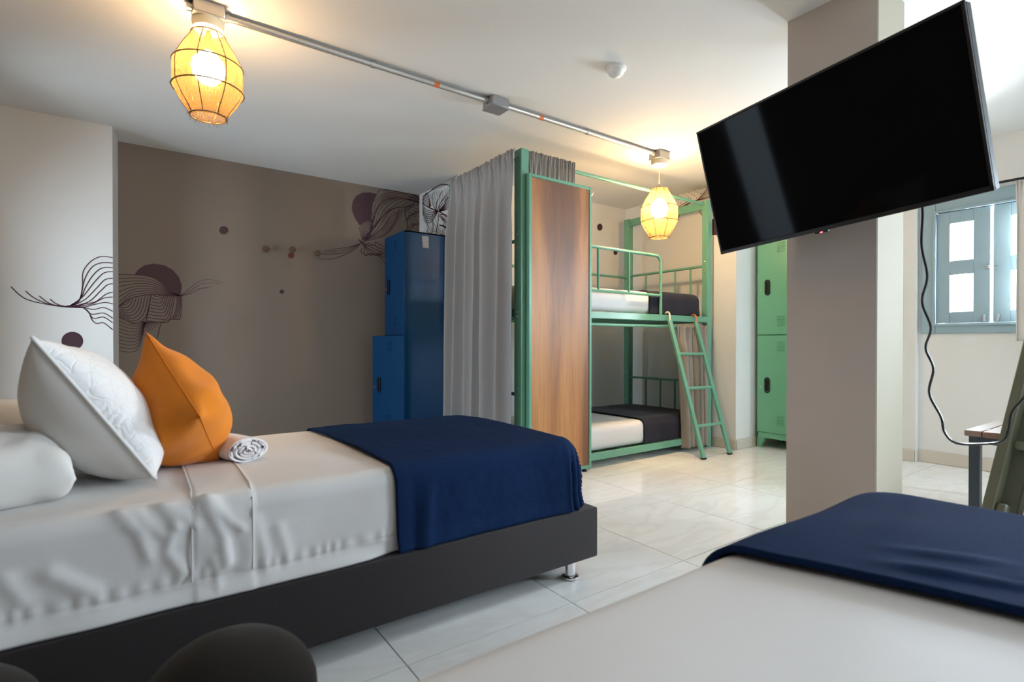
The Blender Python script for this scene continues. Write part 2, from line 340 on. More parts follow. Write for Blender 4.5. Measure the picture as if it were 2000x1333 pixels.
# free-standing column: taupe on the side facing the beds, cream darkened as if shaded on the other
XC = 2.45; CY1, CY0 = 1.254, .890; XC1 = 2.724
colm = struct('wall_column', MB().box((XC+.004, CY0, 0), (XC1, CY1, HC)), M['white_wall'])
M['cream']=mat('shaded_cream_paint',(.37,.325,.24),.75,bump=.1,bscale=70,var=.03)  # cream paint, darkened in place of shade from a bunk not built
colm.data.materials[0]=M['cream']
c_ = obj('painted_face', MB().box((XC, CY0+.002, 0), (XC+.006, CY1, HC)), M['taupe_column'], colm); c_['label'] = 'taupe painted face of the column'

# skirting tiles
def skirting(name, p, q, nrm, h=.09, seg=.6):
    p = Vector((*p, 0)); q = Vector((*q, 0)); n = Vector((*nrm, 0)); d = q-p; L = d.length; d.normalize()
    base = MB(); a = p+n*.001; bq = q+n*.006
    lo = [min(a[i], bq[i]) for i in range(2)]; hi = [max(a[i], bq[i]) for i in range(2)]
    o = struct(name, MB().box((*lo, 0), (*hi, h-.004)), M['grout'])
    s = 0
    while s < L-.01:
        e = min(L, s+seg); A = p+d*(s+.0012)+n*.001; B = p+d*(e-.0012)+n*.011
        obj('skirting_tile', MB().box((min(A.x, B.x), min(A.y, B.y), .001), (max(A.x, B.x), max(A.y, B.y), h), .002), M['base_tile'], o, smooth=False)
        s = e
    return o
skirting('baseboard_window', (XR, 1.53), (XR, -2.5), (-1, 0), .092)
skirting('baseboard_pilaster', (XP, YE-.001), (XP, 1.53), (-1, 0), .092)
skirting('baseboard_right', (XE, YN), (XE, YE-.0105), (-1, 0), .085)
skirting('baseboard_bunk', (XM, YK), (XW, YK), (0, -1), .085)
skirting('baseboard_recess', (XE-.001, YE), (XP, YE), (0, -1), .085)
skirting('baseboard_back', (-.12, YG), (XM, YG), (0, -1), .085)
skirting('baseboard_left', (XL, YW), (-.12, YW), (0, -1), .085)

# ------------------------------------------------------------------ painted mural: flat paint lines on the walls
class Paint:
    """thin painted ribbons on one wall plane; curves given as picture points that fall on that plane"""
    def __init__(s, plane, val, lift=.0012):
        s.pl, s.val, s.lift, s.mb = plane, val, lift, MB()
        s.n = Vector((0, -1, 0)) if plane == 'Y' else Vector((-1, 0, 0))
    def pt(s, px, py): return (onY if s.pl == 'Y' else onX)(px, py, s.val) + s.n*s.lift
    def line(s, pts, wd=.0055, taper=(1, 1), sub=6):
        P = [s.pt(*p) for p in pts]; Q = []
        for i in range(len(P)-1):
            a = P[max(i-1, 0)]; b = P[i]; c = P[i+1]; d = P[min(i+2, len(P)-1)]
            for k in range(sub):
                t = k/sub; Q.append(.5*((2*b)+(c-a)*t+(2*a-5*b+4*c-d)*t*t+(3*b-a-3*c+d)*t*t*t))
        Q.append(P[-1]); vs = []; n = len(Q)
        for i, q in enumerate(Q):
            t = (Q[min(i+1, n-1)]-Q[max(i-1, 0)])
            if t.length < 1e-7: t = Vector((0, 0, 1))
            t.normalize(); x = t.cross(s.n).normalized(); f = i/(n-1); w_ = wd*lerp(taper[0], taper[1], f)/2
            vs += [q+x*w_, q-x*w_]
        s.mb.add(vs, [[2*i, 2*i+1, 2*i+3, 2*i+2] for i in range(n-1)])
    def fan(s, A, B, n, wd=.0055, wob=0, ends=True, sub=6):
        """n curves blended between curve A and curve B (same number of points)"""
        for k in range(n+1):
            if not ends and k in (0, n): continue
            t = k/n
            s.line([(lerp(a[0], b_[0], t)+wob*math.sin(i*2.1+k*1.3), lerp(a[1], b_[1], t)+wob*math.cos(i*1.7+k*.9)) for i, (a, b_) in enumerate(zip(A, B))], wd, sub=sub)
    def poly(s, pts, lift=.0006):
        P = [s.pt(*p)-s.n*lift for p in pts]; c = sum(P, Vector())/len(P); k = len(P)
        return MB().add(P+[c], [[i, (i+1) % k, k] for i in range(k)])
def Z(o, s): return lambda L: [(o[0]+x/s, o[1]+y/s) for x, y in L]
def ell(c, rx, ry, n=28, rot=0): return [(c[0]+rx*math.cos(a)*math.cos(rot)-ry*math.sin(a)*math.sin(rot), c[1]+rx*math.cos(a)*math.sin(rot)+ry*math.sin(a)*math.cos(rot)) for a in [2*PI*i/n for i in range(n)]]

wl = bpy.data.objects['wall_left']
z = Z((0, 450), 4.444)
pa = Paint('Y', YW)
for L in ([(560, 662), (640, 645), (695, 590), (716, 480), (722, 360), (790, 270), (880, 228), (978, 238)],
          [(600, 660), (690, 610), (730, 440), (790, 330), (870, 285), (978, 285)], [(600, 660), (700, 590), (740, 500), (800, 400), (880, 330), (978, 325)],
          [(610, 660), (715, 580), (820, 450), (900, 372), (978, 360)], [(620, 662), (740, 600), (840, 500), (910, 430), (978, 418)],
          [(620, 664), (770, 620), (870, 530), (930, 475), (978, 465)], [(640, 668), (735, 640), (830, 620), (920, 555), (978, 540)],
          [(640, 668), (740, 652), (810, 635), (900, 590), (978, 580)], [(660, 670), (740, 665), (820, 645), (910, 628), (978, 640)],
          [(700, 670), (740, 674), (810, 688), (900, 672), (978, 705)], [(720, 672), (750, 695), (800, 730), (900, 720), (978, 765)],
          [(735, 680), (770, 715), (812, 765), (900, 755), (978, 805)], [(745, 685), (775, 720), (800, 780), (840, 810), (900, 805), (978, 865)],
          [(95, 490), (180, 570), (260, 610), (400, 642), (560, 666), (720, 672)], [(222, 528), (300, 590), (420, 640), (560, 662), (640, 668)],
          [(340, 570), (420, 630), (520, 660), (600, 657), (690, 612)], [(433, 597), (490, 640), (580, 662), (660, 642)]):
    pa.line(z(L), .006)
o = obj('mural_lines', pa.mb, M['plum_line'], wl, smooth=False); o['kind'] = 'stuff'; o['label'] = 'thin plum mural lines on the white wall'
d = pa.poly(z([p for p in ell((628, 962), 95, 80)])); obj('painted_disc', d, M['plum'], wl, smooth=False)

pa = Paint('Y', YG)
top = [(1030, 385), (1170, 388), (1270, 398), (1370, 435), (1450, 508), (1565, 572)]
bot = [(1030, 668), (1120, 600), (1210, 572), (1320, 558), (1450, 566), (1565, 573)]
for k, y0 in enumerate((400, 432, 470, 515, 560, 605, 640)):
    t = (k+1)/8
    pa.line(z([(1030, y0+20)] + [(lerp(a[0], b_[0], t), lerp(a[1], b_[1], t)) for a, b_ in zip(top[1:], bot[1:])]))
pa.line(z(top)); pa.line(z(bot), .008)
for L in ([(1560, 572), (1640, 510), (1730, 445), (1830, 430), (1945, 458)], [(1560, 572), (1650, 530), (1740, 470), (1830, 458), (1910, 466)], [(1560, 572), (1660, 545), (1740, 505), (1850, 490)], [(1560, 572), (1650, 550), (1720, 515), (1800, 503)]): pa.line(z(L), .0045, (1, .5))
pa.fan(z([(1040, 655), (1075, 650), (1105, 635), (1130, 602)]), z([(1030, 745), (1170, 812), (1270, 740), (1312, 562)]), 7)
pa.fan(z([(1330, 562), (1350, 574), (1375, 574), (1395, 564)]), z([(1268, 785), (1390, 800), (1470, 780), (1520, 570)]), 8)
pa.fan(z([(1480, 775), (1510, 740), (1535, 640), (1535, 575)]), z([(1562, 775), (1575, 700), (1578, 640), (1576, 574)]), 4)
pa.line(z([(1268, 785), (1390, 800), (1480, 775), (1562, 775)])); pa.line(z([(1310, 565), (1290, 680), (1268, 785)]), .008)
pa.fan(z([(1030, 755), (1110, 790), (1180, 808), (1250, 790)]), z([(1030, 1045), (1140, 1058), (1210, 1010), (1262, 795)]), 9, .0045)
pa.fan(z([(1262, 795), (1240, 850), (1235, 890), (1230, 930)]), z([(1265, 795), (1330, 800), (1375, 800), (1400, 805)]), 9, .004)
pa.line(z([(1400, 805), (1385, 850), (1375, 900), (1360, 940)]))
pts = z([(1165, 390), (1200, 340), (1260, 302), (1340, 290), (1430, 305), (1500, 345), (1555, 410), (1578, 480), (1567, 570), (1500, 545), (1440, 498), (1370, 432), (1280, 398)])
obj('painted_disc', pa.poly(pts), M['plum'], wg, smooth=False)
z = Z((620, 340), 6.061)
for L in ([(540, 792), (400, 920), (200, 1000), (60, 1008), (-20, 1000)], [(520, 815), (350, 920), (150, 950), (50, 945)], [(500, 828), (300, 905), (100, 915)], [(480, 835), (350, 870), (180, 893)]): pa.line(z(L), .006, (1, .7))
spine = [(540, 790), (680, 672), (880, 452), (1050, 385), (1150, 355), (1237, 350)]
outer = [(640, 700), (648, 540), (665, 340), (800, 235), (1000, 240), (1237, 340)]
pa.fan(z(spine), z(outer), 10, .0055, 3)
pa.line(z([(660, 330), (705, 235), (760, 160), (860, 172), (1000, 192), (1235, 238)]))
pa.fan(z([(740, 190), (900, 190), (1080, 225), (1232, 330)]), z([(1180, 228), (1200, 250), (1220, 290), (1235, 330)]), 8, .004)
pa.fan(z([(535, 790), (500, 640), (560, 575), (640, 540)]), z([(560, 775), (640, 690), (655, 620), (650, 545)]), 6, .005)
pa.fan(z([(560, 785), (760, 640), (880, 500), (930, 440)]), z([(580, 785), (800, 720), (930, 600), (1010, 410)]), 6, .0045, 2)
pa.line(z([(1045, 390), (1035, 460), (1060, 560), (1070, 665)]), .009)
pa.fan(z([(1050, 400), (1100, 385), (1170, 360), (1230, 360)]), z([(1080, 665), (1130, 620), (1180, 660), (1230, 650)]), 15, .0048, 5)
pa.fan(z([(530, 800), (640, 850), (720, 850), (790, 850)]), z([(515, 830), (570, 950), (680, 1000), (785, 1045)]), 7, .0055, 7)
o = obj('mural_lines', pa.mb, M['plum_line'], wg, smooth=False); o['kind'] = 'stuff'; o['label'] = 'thin plum mural lines on the taupe wall'
pts = z([(500, 610), (440, 520), (405, 420), (415, 330), (460, 260), (530, 222), (610, 218), (705, 238), (680, 290), (655, 350), (645, 440), (640, 535), (560, 565)])
obj('painted_disc', pa.poly(pts), M['plum'], wg, smooth=False)
for c, r in (((437, 450), 9), ((550.5, 570), 4.6), ((568.5, 499.5), 6.2)): obj('painted_dot', pa.poly(ell(c, r, r*.9)), M['red_line'] if r == 6.2 else M['plum'], wg, smooth=False)
# mural on the return wall beside the blue locker and on the bunk walls
pa = Paint('X', XM)
pa.line(z([(1240, 345), (1330, 402), (1420, 436), (1500, 480), (1592, 560)]), .012)
pa.line(z([(1245, 270), (1320, 218), (1430, 140), (1520, 125), (1600, 155)]), .010)
pa.fan(z([(1330, 225), (1345, 290), (1370, 360), (1400, 425)]), z([(1600, 160), (1570, 240), (1500, 330), (1440, 430)]), 13, .006, 2)
pa.fan(z([(1440, 432), (1500, 360), (1540, 280), (1600, 260)]), z([(1450, 445), (1510, 430), (1550, 420), (1600, 470)]), 7, .007)
pa.fan(z([(1245, 300), (1290, 225), (1320, 260), (1345, 380)]), z([(1245, 345), (1280, 340), (1310, 370), (1330, 402)]), 5, .007)
pa.fan(z([(1245, 360), (1290, 420), (1350, 440), (1410, 436)]), z([(1245, 460), (1290, 570), (1360, 560), (1430, 440)]), 6, .007)
pa.fan(z([(1245, 500), (1300, 640), (1310, 690), (1320, 700)]), z([(1420, 450), (1440, 520), (1440, 640), (1445, 700)]), 11, .005, 3)
pa.fan(z([(1450, 450), (1500, 490), (1540, 560), (1600, 580)]), z([(1480, 700), (1520, 760), (1540, 800), (1600, 900)]), 14, .007, 5)
pa.fan(z([(1330, 210), (1360, 180), (1400, 140), (1440, 105)]), z([(1560, 125), (1590, 90), (1620, 50), (1660, 15)]), 9, .005)
o = obj('mural_lines', pa.mb, M['plum_line'], wm, smooth=False); o['kind'] = 'stuff'; o['label'] = 'dense plum mural lines on the white return wall'
obj('painted_disc', pa.poly([(868, 486), (880, 484), (882, 500), (880, 520), (876, 540), (868, 555)]), M['plum'], wm, smooth=False)
pa = Paint('Y', YK)
for y in (338, 341.5, 345, 348.5): pa.line([(902, y), (908, y-1.6), (914, y-.4), (920, y+2), (928, y+1), (936, y+2)], .006)
o = obj('mural_lines', pa.mb, M['red_line'], wm, smooth=False); o['kind'] = 'stuff'; o['label'] = 'few red brown lines high on the bunk wall'
for c, rx, ry in (((1171.5, 444), 5.3, 7), ((1202, 493.5), 4, 5)): obj('painted_dot', pa.poly(ell(c, rx, ry)), M['plum'], wm, smooth=False)
z = Z((1290, 340), 12.12)
pa = Paint('X', XW)
for L in ([(410, 810), (520, 720), (640, 665), (860, 620), (1000, 480), (1120, 340)], [(440, 810), (600, 720), (760, 660), (920, 590), (1020, 490), (1130, 380)], [(520, 790), (680, 690), (830, 640), (960, 590), (1060, 500), (1140, 440)], [(600, 760), (720, 680), (900, 620), (1030, 570), (1160, 520)], [(900, 625), (1020, 600), (1160, 560)], [(400, 1100), (440, 1010), (480, 940)], [(940, 850), (970, 800), (1020, 820), (930, 850), (950, 930), (1000, 990), (1040, 1010)]): pa.line(z(L), .007)
o = obj('mural_lines', pa.mb, M['red_line'], we, smooth=False); o['kind'] = 'stuff'; o['label'] = 'sweeping red brown lines above the bunk end'
dots = MB()
for p in ((550, 470), (680, 440), (610, 520), (740, 475), (665, 555), (820, 400), (800, 515), (885, 430), (855, 570), (958, 360), (950, 465), (1085, 330), (420, 620), (600, 640), (480, 690), (420, 760), (420, 510), (560, 600), (720, 580)):
    d = pa.poly(ell(z([p])[0], .9, 1.1, 8)); dots.add(d.v, d.f)
o = obj('painted_specks', dots, M['plum'], we, smooth=False); o['kind'] = 'stuff'
obj('painted_disc', pa.poly([(1372.5, 450), (1372, 440), (1374, 430), (1380, 424), (1384, 424), (1384, 458), (1376, 457)]), M['plum'], we, smooth=False)
pa_ = Paint('X', XE); obj('painted_disc', pa_.poly([(1391, 428), (1400, 428), (1410, 436), (1415, 448), (1418, 460), (1391, 459.5)]), M['plum'], we, smooth=False)
obj('painted_dot', pa.poly(ell((1289, 522.5), 2.2, 4)), M['plum'], we, smooth=False)

# ------------------------------------------------------------------ shuttered window
wf = MB()
yo0, yo1, zo0, zo1 = .68, 1.51, .998, 2.03
wf.box((XR-.02, WY1, zo0), (XR+.05, yo1, zo1), .004).box((XR-.02, yo0, zo0), (XR+.05, WY0, zo1), .004).box((XR-.02, WY0, zo0), (XR+.05, WY1, WZ0), .004).box((XR-.02, WY0, WZ1), (XR+.05, WY1, zo1), .004)
win = struct('window_1', wf, M['shutter'])
t_ = MB()
for (a, b_) in (((XR-.032, WY1-.004, WZ0-.016), (XR-.018, WY1+.016, WZ1+.016)), ((XR-.032, WY0-.016, WZ0-.016), (XR-.018, WY0+.004, WZ1+.016)), ((XR-.032, WY0, WZ0-.016), (XR-.018, WY1, WZ0+.004)), ((XR-.032, WY0, WZ1-.004), (XR-.018, WY1, WZ1+.016))): t_.box(a, b_, .003)
obj('window_moulding', t_, M['shutter'], win)
YM = 1.095
for s in (1, -1):
    def yy(v): return YM+s*v
    a0, a1 = .008, .322
    lf = MB()
    for (u0, u1, zz0, zz1) in ((a0, .102, WZ0+.006, WZ1-.006), (.240, a1, WZ0+.006, WZ1-.006), (.102, .240, WZ0+.006, 1.157), (.102, .240, 1.435, 1.54), (.102, .240, 1.82, WZ1-.006)):
        lf.box((XR-.005, min(yy(u0), yy(u1)), zz0), (XR+.03, max(yy(u0), yy(u1)), zz1), .002)
    leaf = obj('shutter', lf, M['shutter'], win)
    for zz0, zz1 in ((1.157, 1.435), (1.54, 1.82)):
        obj('pane', MB().box((XR+.012, min(yy(.102), yy(.240)), zz0), (XR+.016, max(yy(.102), yy(.240)), zz1)), M['glass'], leaf)
    obj('shutter_bolt', MB().box((XR-.018, min(yy(.03), yy(.045)), 1.08), (XR-.005, max(yy(.03), yy(.045)), 1.13), .002), M['steel'], leaf)
obj('window_latch', MB().tube([(XR-.016, YM+.03, 1.47), (XR-.02, YM-.03, 1.473)], .004, 6).box((XR-.02, YM+.012, 1.462), (XR-.005, YM+.024, 1.482)), M['steel'], win)

# curtain builder -------------------------------------------------
def curtain(name, A, B, z0, z1, folds, amp, m_, parent=None, head=.07, flareA=0, flareB=0, seed=0, gather=1, wave=None, nu=None, hem=.012, loc=None):
    """cloth hung from a rod between A and B (plan points)"""
    A = Vector((*A, 0)); B = Vector((*B, 0)); d = B-A; L = d.length; d.normalize(); n = Vector((-d.y, d.x, 0))
    nu = nu or int(folds*14); nv = 46
    def fn(u, v):
        h = lerp(z1, z0, v); dz = z1-h
        ph = u*folds*2*PI + 1.1*math.sin(u*7+seed) + .5*math.sin(u*17+seed*2)
        k = sstep(0, .25, v)
        a = amp*(.35+.65*k)*(1+.35*math.sin(u*11+seed*3))
        off = a*math.sin(ph) + a*.35*math.sin(ph*.5+seed+v*1.2)
        if dz < head:       # gathered pocket over the rod
            t = dz/head; ph2 = u*folds*3.4*2*PI+seed+1.5*math.sin(u*23)
            off = off*t*.5 + .011*math.sin(ph2)*(1-.35*t) + .005*math.sin(ph2*1.7+1) + (.010*math.sin(PI*t) if dz > .02 else 0)
        elif dz < head+.14:
            t = (dz-head)/.14; off = off*lerp(.5, 1, t) + .008*math.sin(u*folds*3.4*2*PI+seed+1.5*math.sin(u*23))*(1-t)
        s = u*L + (-flareA*(1-u)+flareB*u)*sstep(0, 1, v) + .01*math.sin(ph+1.6)*k
        p = A + d*s + n*(off + .004*N(u*9+seed, v*4))
        p.z = h + .004*math.sin(u*folds*4.3*2*PI)*(1-min(1, dz/.05))
        return p
    o = obj(name, MB().grid(fn, nu, nv), m_, parent, sharp=180, loc=loc)
    solid(o, .003)
    return o

# ------------------------------------------------------------------ bunk bed
XA, XB, YF, YK2 = 2.08, 4.20, 2.816, 3.806
bk = thing('bunk_bed', 'tall green metal bunk bed with canopy frame against the white wall', 'bunk bed', (3.1, 3.3, 0))
pw = .065
for (x, y, dep) in ((XA, YF, .08), (XB-pw, YF, .06), (XA, YK2-.07, .07), (XB-pw, YK2-.07, .07)):
    po = obj('post', MB().box((x, y, .0), (x+pw, y+dep, 2.215 if x == XA else 2.20), .004), M['green'], bk)
    bo = MB()
    for zz in (.35, .62, 1.10, 1.13, 1.56, 1.65, 2.17):
        bo.lathe((x, y+dep*.5, zz), [(.008, 0), (.008, .005), (.004, .007), (0, .007)], 8, M=Matrix.Rotation(-PI/2, 3, 'Y'))
    bo = obj('bolt', bo, M['steel'], po); bo['kind'] = 'stuff'
    obj('foot_pad', MB().box((x+.006, y+.006, 0), (x+pw-.006, y+dep-.006, .004)), M['rubber'], po)
for yy_, nm in ((YF+.004, 'side_rail'), (YK2-.05, 'side_rail')):
    obj(nm, MB().box((XA+pw, yy_, 1.105), (XB-pw+.005, yy_+.03, 1.157), .004), M['green'], bk)
    obj(nm, MB().box((XA+pw, yy_, .055), (XB-pw+.005, yy_+.03, .108), .004), M['green'], bk)
for xx_ in (XA+.02, XB-.045):
    obj('end_rail', MB().box((xx_, YF+.06, 1.105), (xx_+.03, YK2-.07, 1.157), .004), M['green'], bk)
    obj('end_rail', MB().box((xx_, YF+.06, .055), (xx_+.03, YK2-.07, .108), .004), M['green'], bk)
for zz in (1.112, .062):
    for k in range(9):
        x = 2.27+k*.225
        obj('bed_slat', MB().box((x, YF+.035, zz), (x+.07, YK2-.05, zz+.02), .002), M['green'], bk)
obj('curtain_rod', MB().tube([(XA+pw, YF+.02, 1.062), (XB-pw, YF+.02, 1.062)], .0125, 10), M['green'], bk)
def arcpts(c, r, a0, a1, ux, uy, n=8): return [Vector(c)+Vector(ux)*r*math.cos(lerp(a0, a1, k/n))+Vector(uy)*r*math.sin(lerp(a0, a1, k/n)) for k in range(n+1)]
yg = YF+.012
gp = [Vector((2.16, yg, 1.157)), Vector((2.16, yg, 1.57))] + arcpts((2.22, yg, 1.575), .06, PI, PI/2, (1, 0, 0), (0, 0, 1)) + arcpts((3.45, yg, 1.575), .06, PI/2, 0, (1, 0, 0), (0, 0, 1)) + [Vector((3.51, yg, 1.157))]
gr = obj('guard_rail', MB().tube(gp, .0125, 10), M['green'], bk)
obj('guard_bar', MB().tube([(2.16, yg, 1.313), (3.51, yg, 1.313)], .011, 8), M['green'], gr)
for x in (2.42, 2.80, 3.13): obj('guard_bar', MB().tube([(x, yg, 1.313), (x, yg, 1.632)], .010, 8), M['green'], gr)
xe = XB-.03
for xq, zt, zb in ((xe, 1.615, 1.157), (xe, .575, .108), (XA+.03, 1.615, 1.157), (XA+.03, .575, .108)):
    er = obj('headboard_rail', MB().tube([(xq, YF+.05, zt), (xq, YK2-.05, zt)], .0125, 10), M['green'], bk)
    for y in (3.02, 3.19, 3.36, 3.54):
        obj('headboard_bar', MB().tube([(xq, y, zb), (xq, y, zt)], .009, 8), M['green'], er)
obj('back_guard_rail', MB().tube([(XA+.03, YK2-.03, 1.60), (XB-.03, YK2-.03, 1.60)], .0125, 10), M['green'], bk)
obj('canopy_rail', MB().tube([(XA+.06, YF+.048, 2.165), (XB-pw, YF+.048, 2.165)], .0135, 10), M['green'], bk)
obj('canopy_rail', MB().box((XB-.045, YF+.06, 2.125), (XB-.02, YK2-.07, 2.198), .003), M['green'], bk)
obj('canopy_rail', MB().tube([(XA+.03, YF+.05, 2.165), (XA+.03, YK2-.05, 2.165)], .0135, 10), M['green'], bk)

def rbox_mattress(x0, x1, y0, y1, z0, z1, r=.035):
    return MB().box((x0, y0, z0), (x1, y1, z1), r, seg=4)
def drape(ext, box, ztop, r, rp, zmin, nu, nv, disp=None, dome=.012, off=0., shear=0.):
    """cloth of flat extent ext=(u0,u1,v0,v1) laid over a rounded slab box=(x0,x1,y0,y1)"""
    x0, x1, y0, y1 = box; u0, u1, v0, v1 = ext
    def fn(a, b):
        v = lerp(v0, v1, b); u = lerp(u0+shear*(v-v0), u1, a)
        qx = min(max(u, x0+rp), x1-rp); qy = min(max(v, y0+rp), y1-rp)
        dx, dy = u-qx, v-qy; dist = math.hypot(dx, dy)
        if dist > 1e-9: hx, hy = dx/dist, dy/dist
        else: hx = hy = 0
        aa = rp-r; nx = ny = 0; nz = 1; R_ = r+off; s_ = 0
        zt = ztop+off+dome*(1-min(1, max(0, 2*abs(qy-(y0+y1)/2)/(y1-y0)))**3)*1.0 - (dome if dist > aa else 0)*0
        if dist <= aa: x, y, zz = u, v, zt
        else:
            s_ = dist-aa; an = s_/R_
            if an < PI/2: rad = aa+R_*math.sin(an); zz = zt-R_*(1-math.cos(an))
            else: rad = aa+R_; zz = zt-R_-(s_-R_*PI/2); an = PI/2
            x, y = qx+hx*rad, qy+hy*rad; nx, ny, nz = hx*math.sin(an), hy*math.sin(an), math.cos(an)
        zz = max(zz, zmin)
        if disp:
            dd = disp(u, v, s_, x, y, zz, hx, hy)
            x += nx*dd; y += ny*dd; zz = max(zmin, zz+nz*dd)
        return Vector((x, y, zz))
    return MB().grid(fn, nu, nv)

# bunk bedding
for nm, zb, lab1, lab2 in (('lower', .110, 'thin white mattress on the low bottom tier of the green bunk', 'dark navy throw over the foot of the low bottom bunk mattress'),
                           ('upper', 1.158, 'white mattress on the upper tier behind the green guard rail', 'dark navy throw folded over the foot of the upper bunk mattress')):
    y0, y1, x0, x1 = YF+.038, YK2-.09, 2.20, 4.115
    zt = zb+(.19 if nm == 'lower' else .185)
    mt = obj('mattress', rbox_mattress(x0, x1, y0, y1, zb, zt, .05), M['sheet'], loc=(3.1, 3.3, zb)); tag(mt, lab1, 'mattress')
    fx = 3.33 if nm == 'lower' else 3.39
    def dsp(u, v, s, x, y, z_, hx, hy): return .003*N(x*9, y*9, z_*9)+.002
    th = obj('throw', drape((fx, x1+.16, y0-.2, y1+.1), (x0, x1, y0, y1), zt, .055, .09, zb+.004, 46, 60, dsp, dome=.006, off=.006), M['navy_dark'], loc=(3.8, 3.3, zt), sharp=180)
    solid(th, .005); tag(th, lab2, 'throw blanket')

# panel standing in front of the bunk
px0, px1, pyf, pyb, pz0, pz1 = 2.116, 2.683, 2.775, 2.812, .022, 2.045
pn = thing('bunk_side_panel', 'tall oak panel in a slim green metal frame standing before the bunk', 'panel', ((px0+px1)/2, 2.795, 0))
for a, b_ in (((px0, pyf, pz0), (px0+.022, pyb, pz1)), ((px1-.022, pyf, pz0), (px1, pyb, pz1)), ((px0+.022, pyf, pz1-.022), (px1-.022, pyb, pz1)), ((px0+.022, pyf, pz0), (px1-.022, pyb, pz0+.022))):
    obj('panel_frame', MB().box(a, b_, .002), M['green'], pn)
obj('wood_panel', MB().box((px0+.022, pyf+.006, pz0+.022), (px1-.022, pyb-.008, pz1-.022)), M['oak'], pn)
for x in (px0+.05, px1-.05): obj('levelling_foot', MB().lathe((x, 2.795, 0), [(.018, 0), (.018, .008), (.008, .010), (.008, .024)], 14), M['rubber'], pn)
hk = [onY(1153+dx, 388+dy, 2.80) for dx, dy in ((-1, -3), (1.5, -5.5), (4, -8), (5.6, -12), (6.2, -14.5))]
obj('wire_hook', MB().tube(hk[::-1], .0022, 6), M['steel'], pn)

c = curtain('bunk_end_curtain', (XA-.042, YF+.008), (XA-.042, 3.672), .06, 2.205, 6, .037, M['curtain'], flareB=.06, flareA=-.012, seed=1.3, head=.085, nu=260, loc=(XA-.012, 3.28, .06)); tag(c, 'long pale grey curtain gathered across the bunk end', 'curtain')
c = curtain('bunk_front_curtain', (XA+.075, YF+.024), (2.575, YF+.024), .14, 2.215, 11, .018, M['curtain_warm'], seed=.4, head=.05, nu=300, loc=(2.35, YF+.055, .14)); tag(c, 'bunched taupe curtain behind the top of the oak panel', 'curtain')
c = curtain('lower_bunk_curtain', (3.71, YF-.012), (4.115, YF-.012), .03, 1.075, 5, .026, M['curtain_taupe'], seed=2.2, head=.03, flareA=-.06, nu=230, loc=(3.9, YF-.012, .03)); tag(c, 'bunched taupe curtain on the lower bunk behind the ladder', 'curtain')

# bunk ladder
ld = thing('bunk_ladder', 'green metal ladder leaning on the upper bunk rail', 'ladder', (3.84, 2.53, 0))
la, lb = Vector((3.671, 2.533, .006)), Vector((3.583, 2.795, 1.115)); ra, rb = Vector((4.017, 2.525, .006)), Vector((3.935, 2.795, 1.105))
for p, q in ((la, lb), (ra, rb)):
    st = obj('stile', MB().bar(p, q, .040, .022, up=(0, 1, 0), bev=.003), M['green'], ld)
    obj('rubber_foot', MB().box((p.x-.022, p.y-.014, 0), (p.x+.022, p.y+.014, .014), .002), M['rubber'], st)
    hkp = [q+Vector((0, -.004, -.02)), q+Vector((0, .0, .05)), q+Vector((0, .012, .063)), q+Vector((0, .03, .063)), q+Vector((0, .042, .055))]
    obj('ladder_hook', MB().tube(hkp, .007, 8), M['cream_plastic'] if q is lb else M['orange_band'], st)
for zz in (.25, .55, .83):
    p = la.lerp(lb, zz/1.11); q = ra.lerp(rb, zz/1.105)
    obj('rung', MB().tube([p, q], .0125, 10), M['green'], ld)

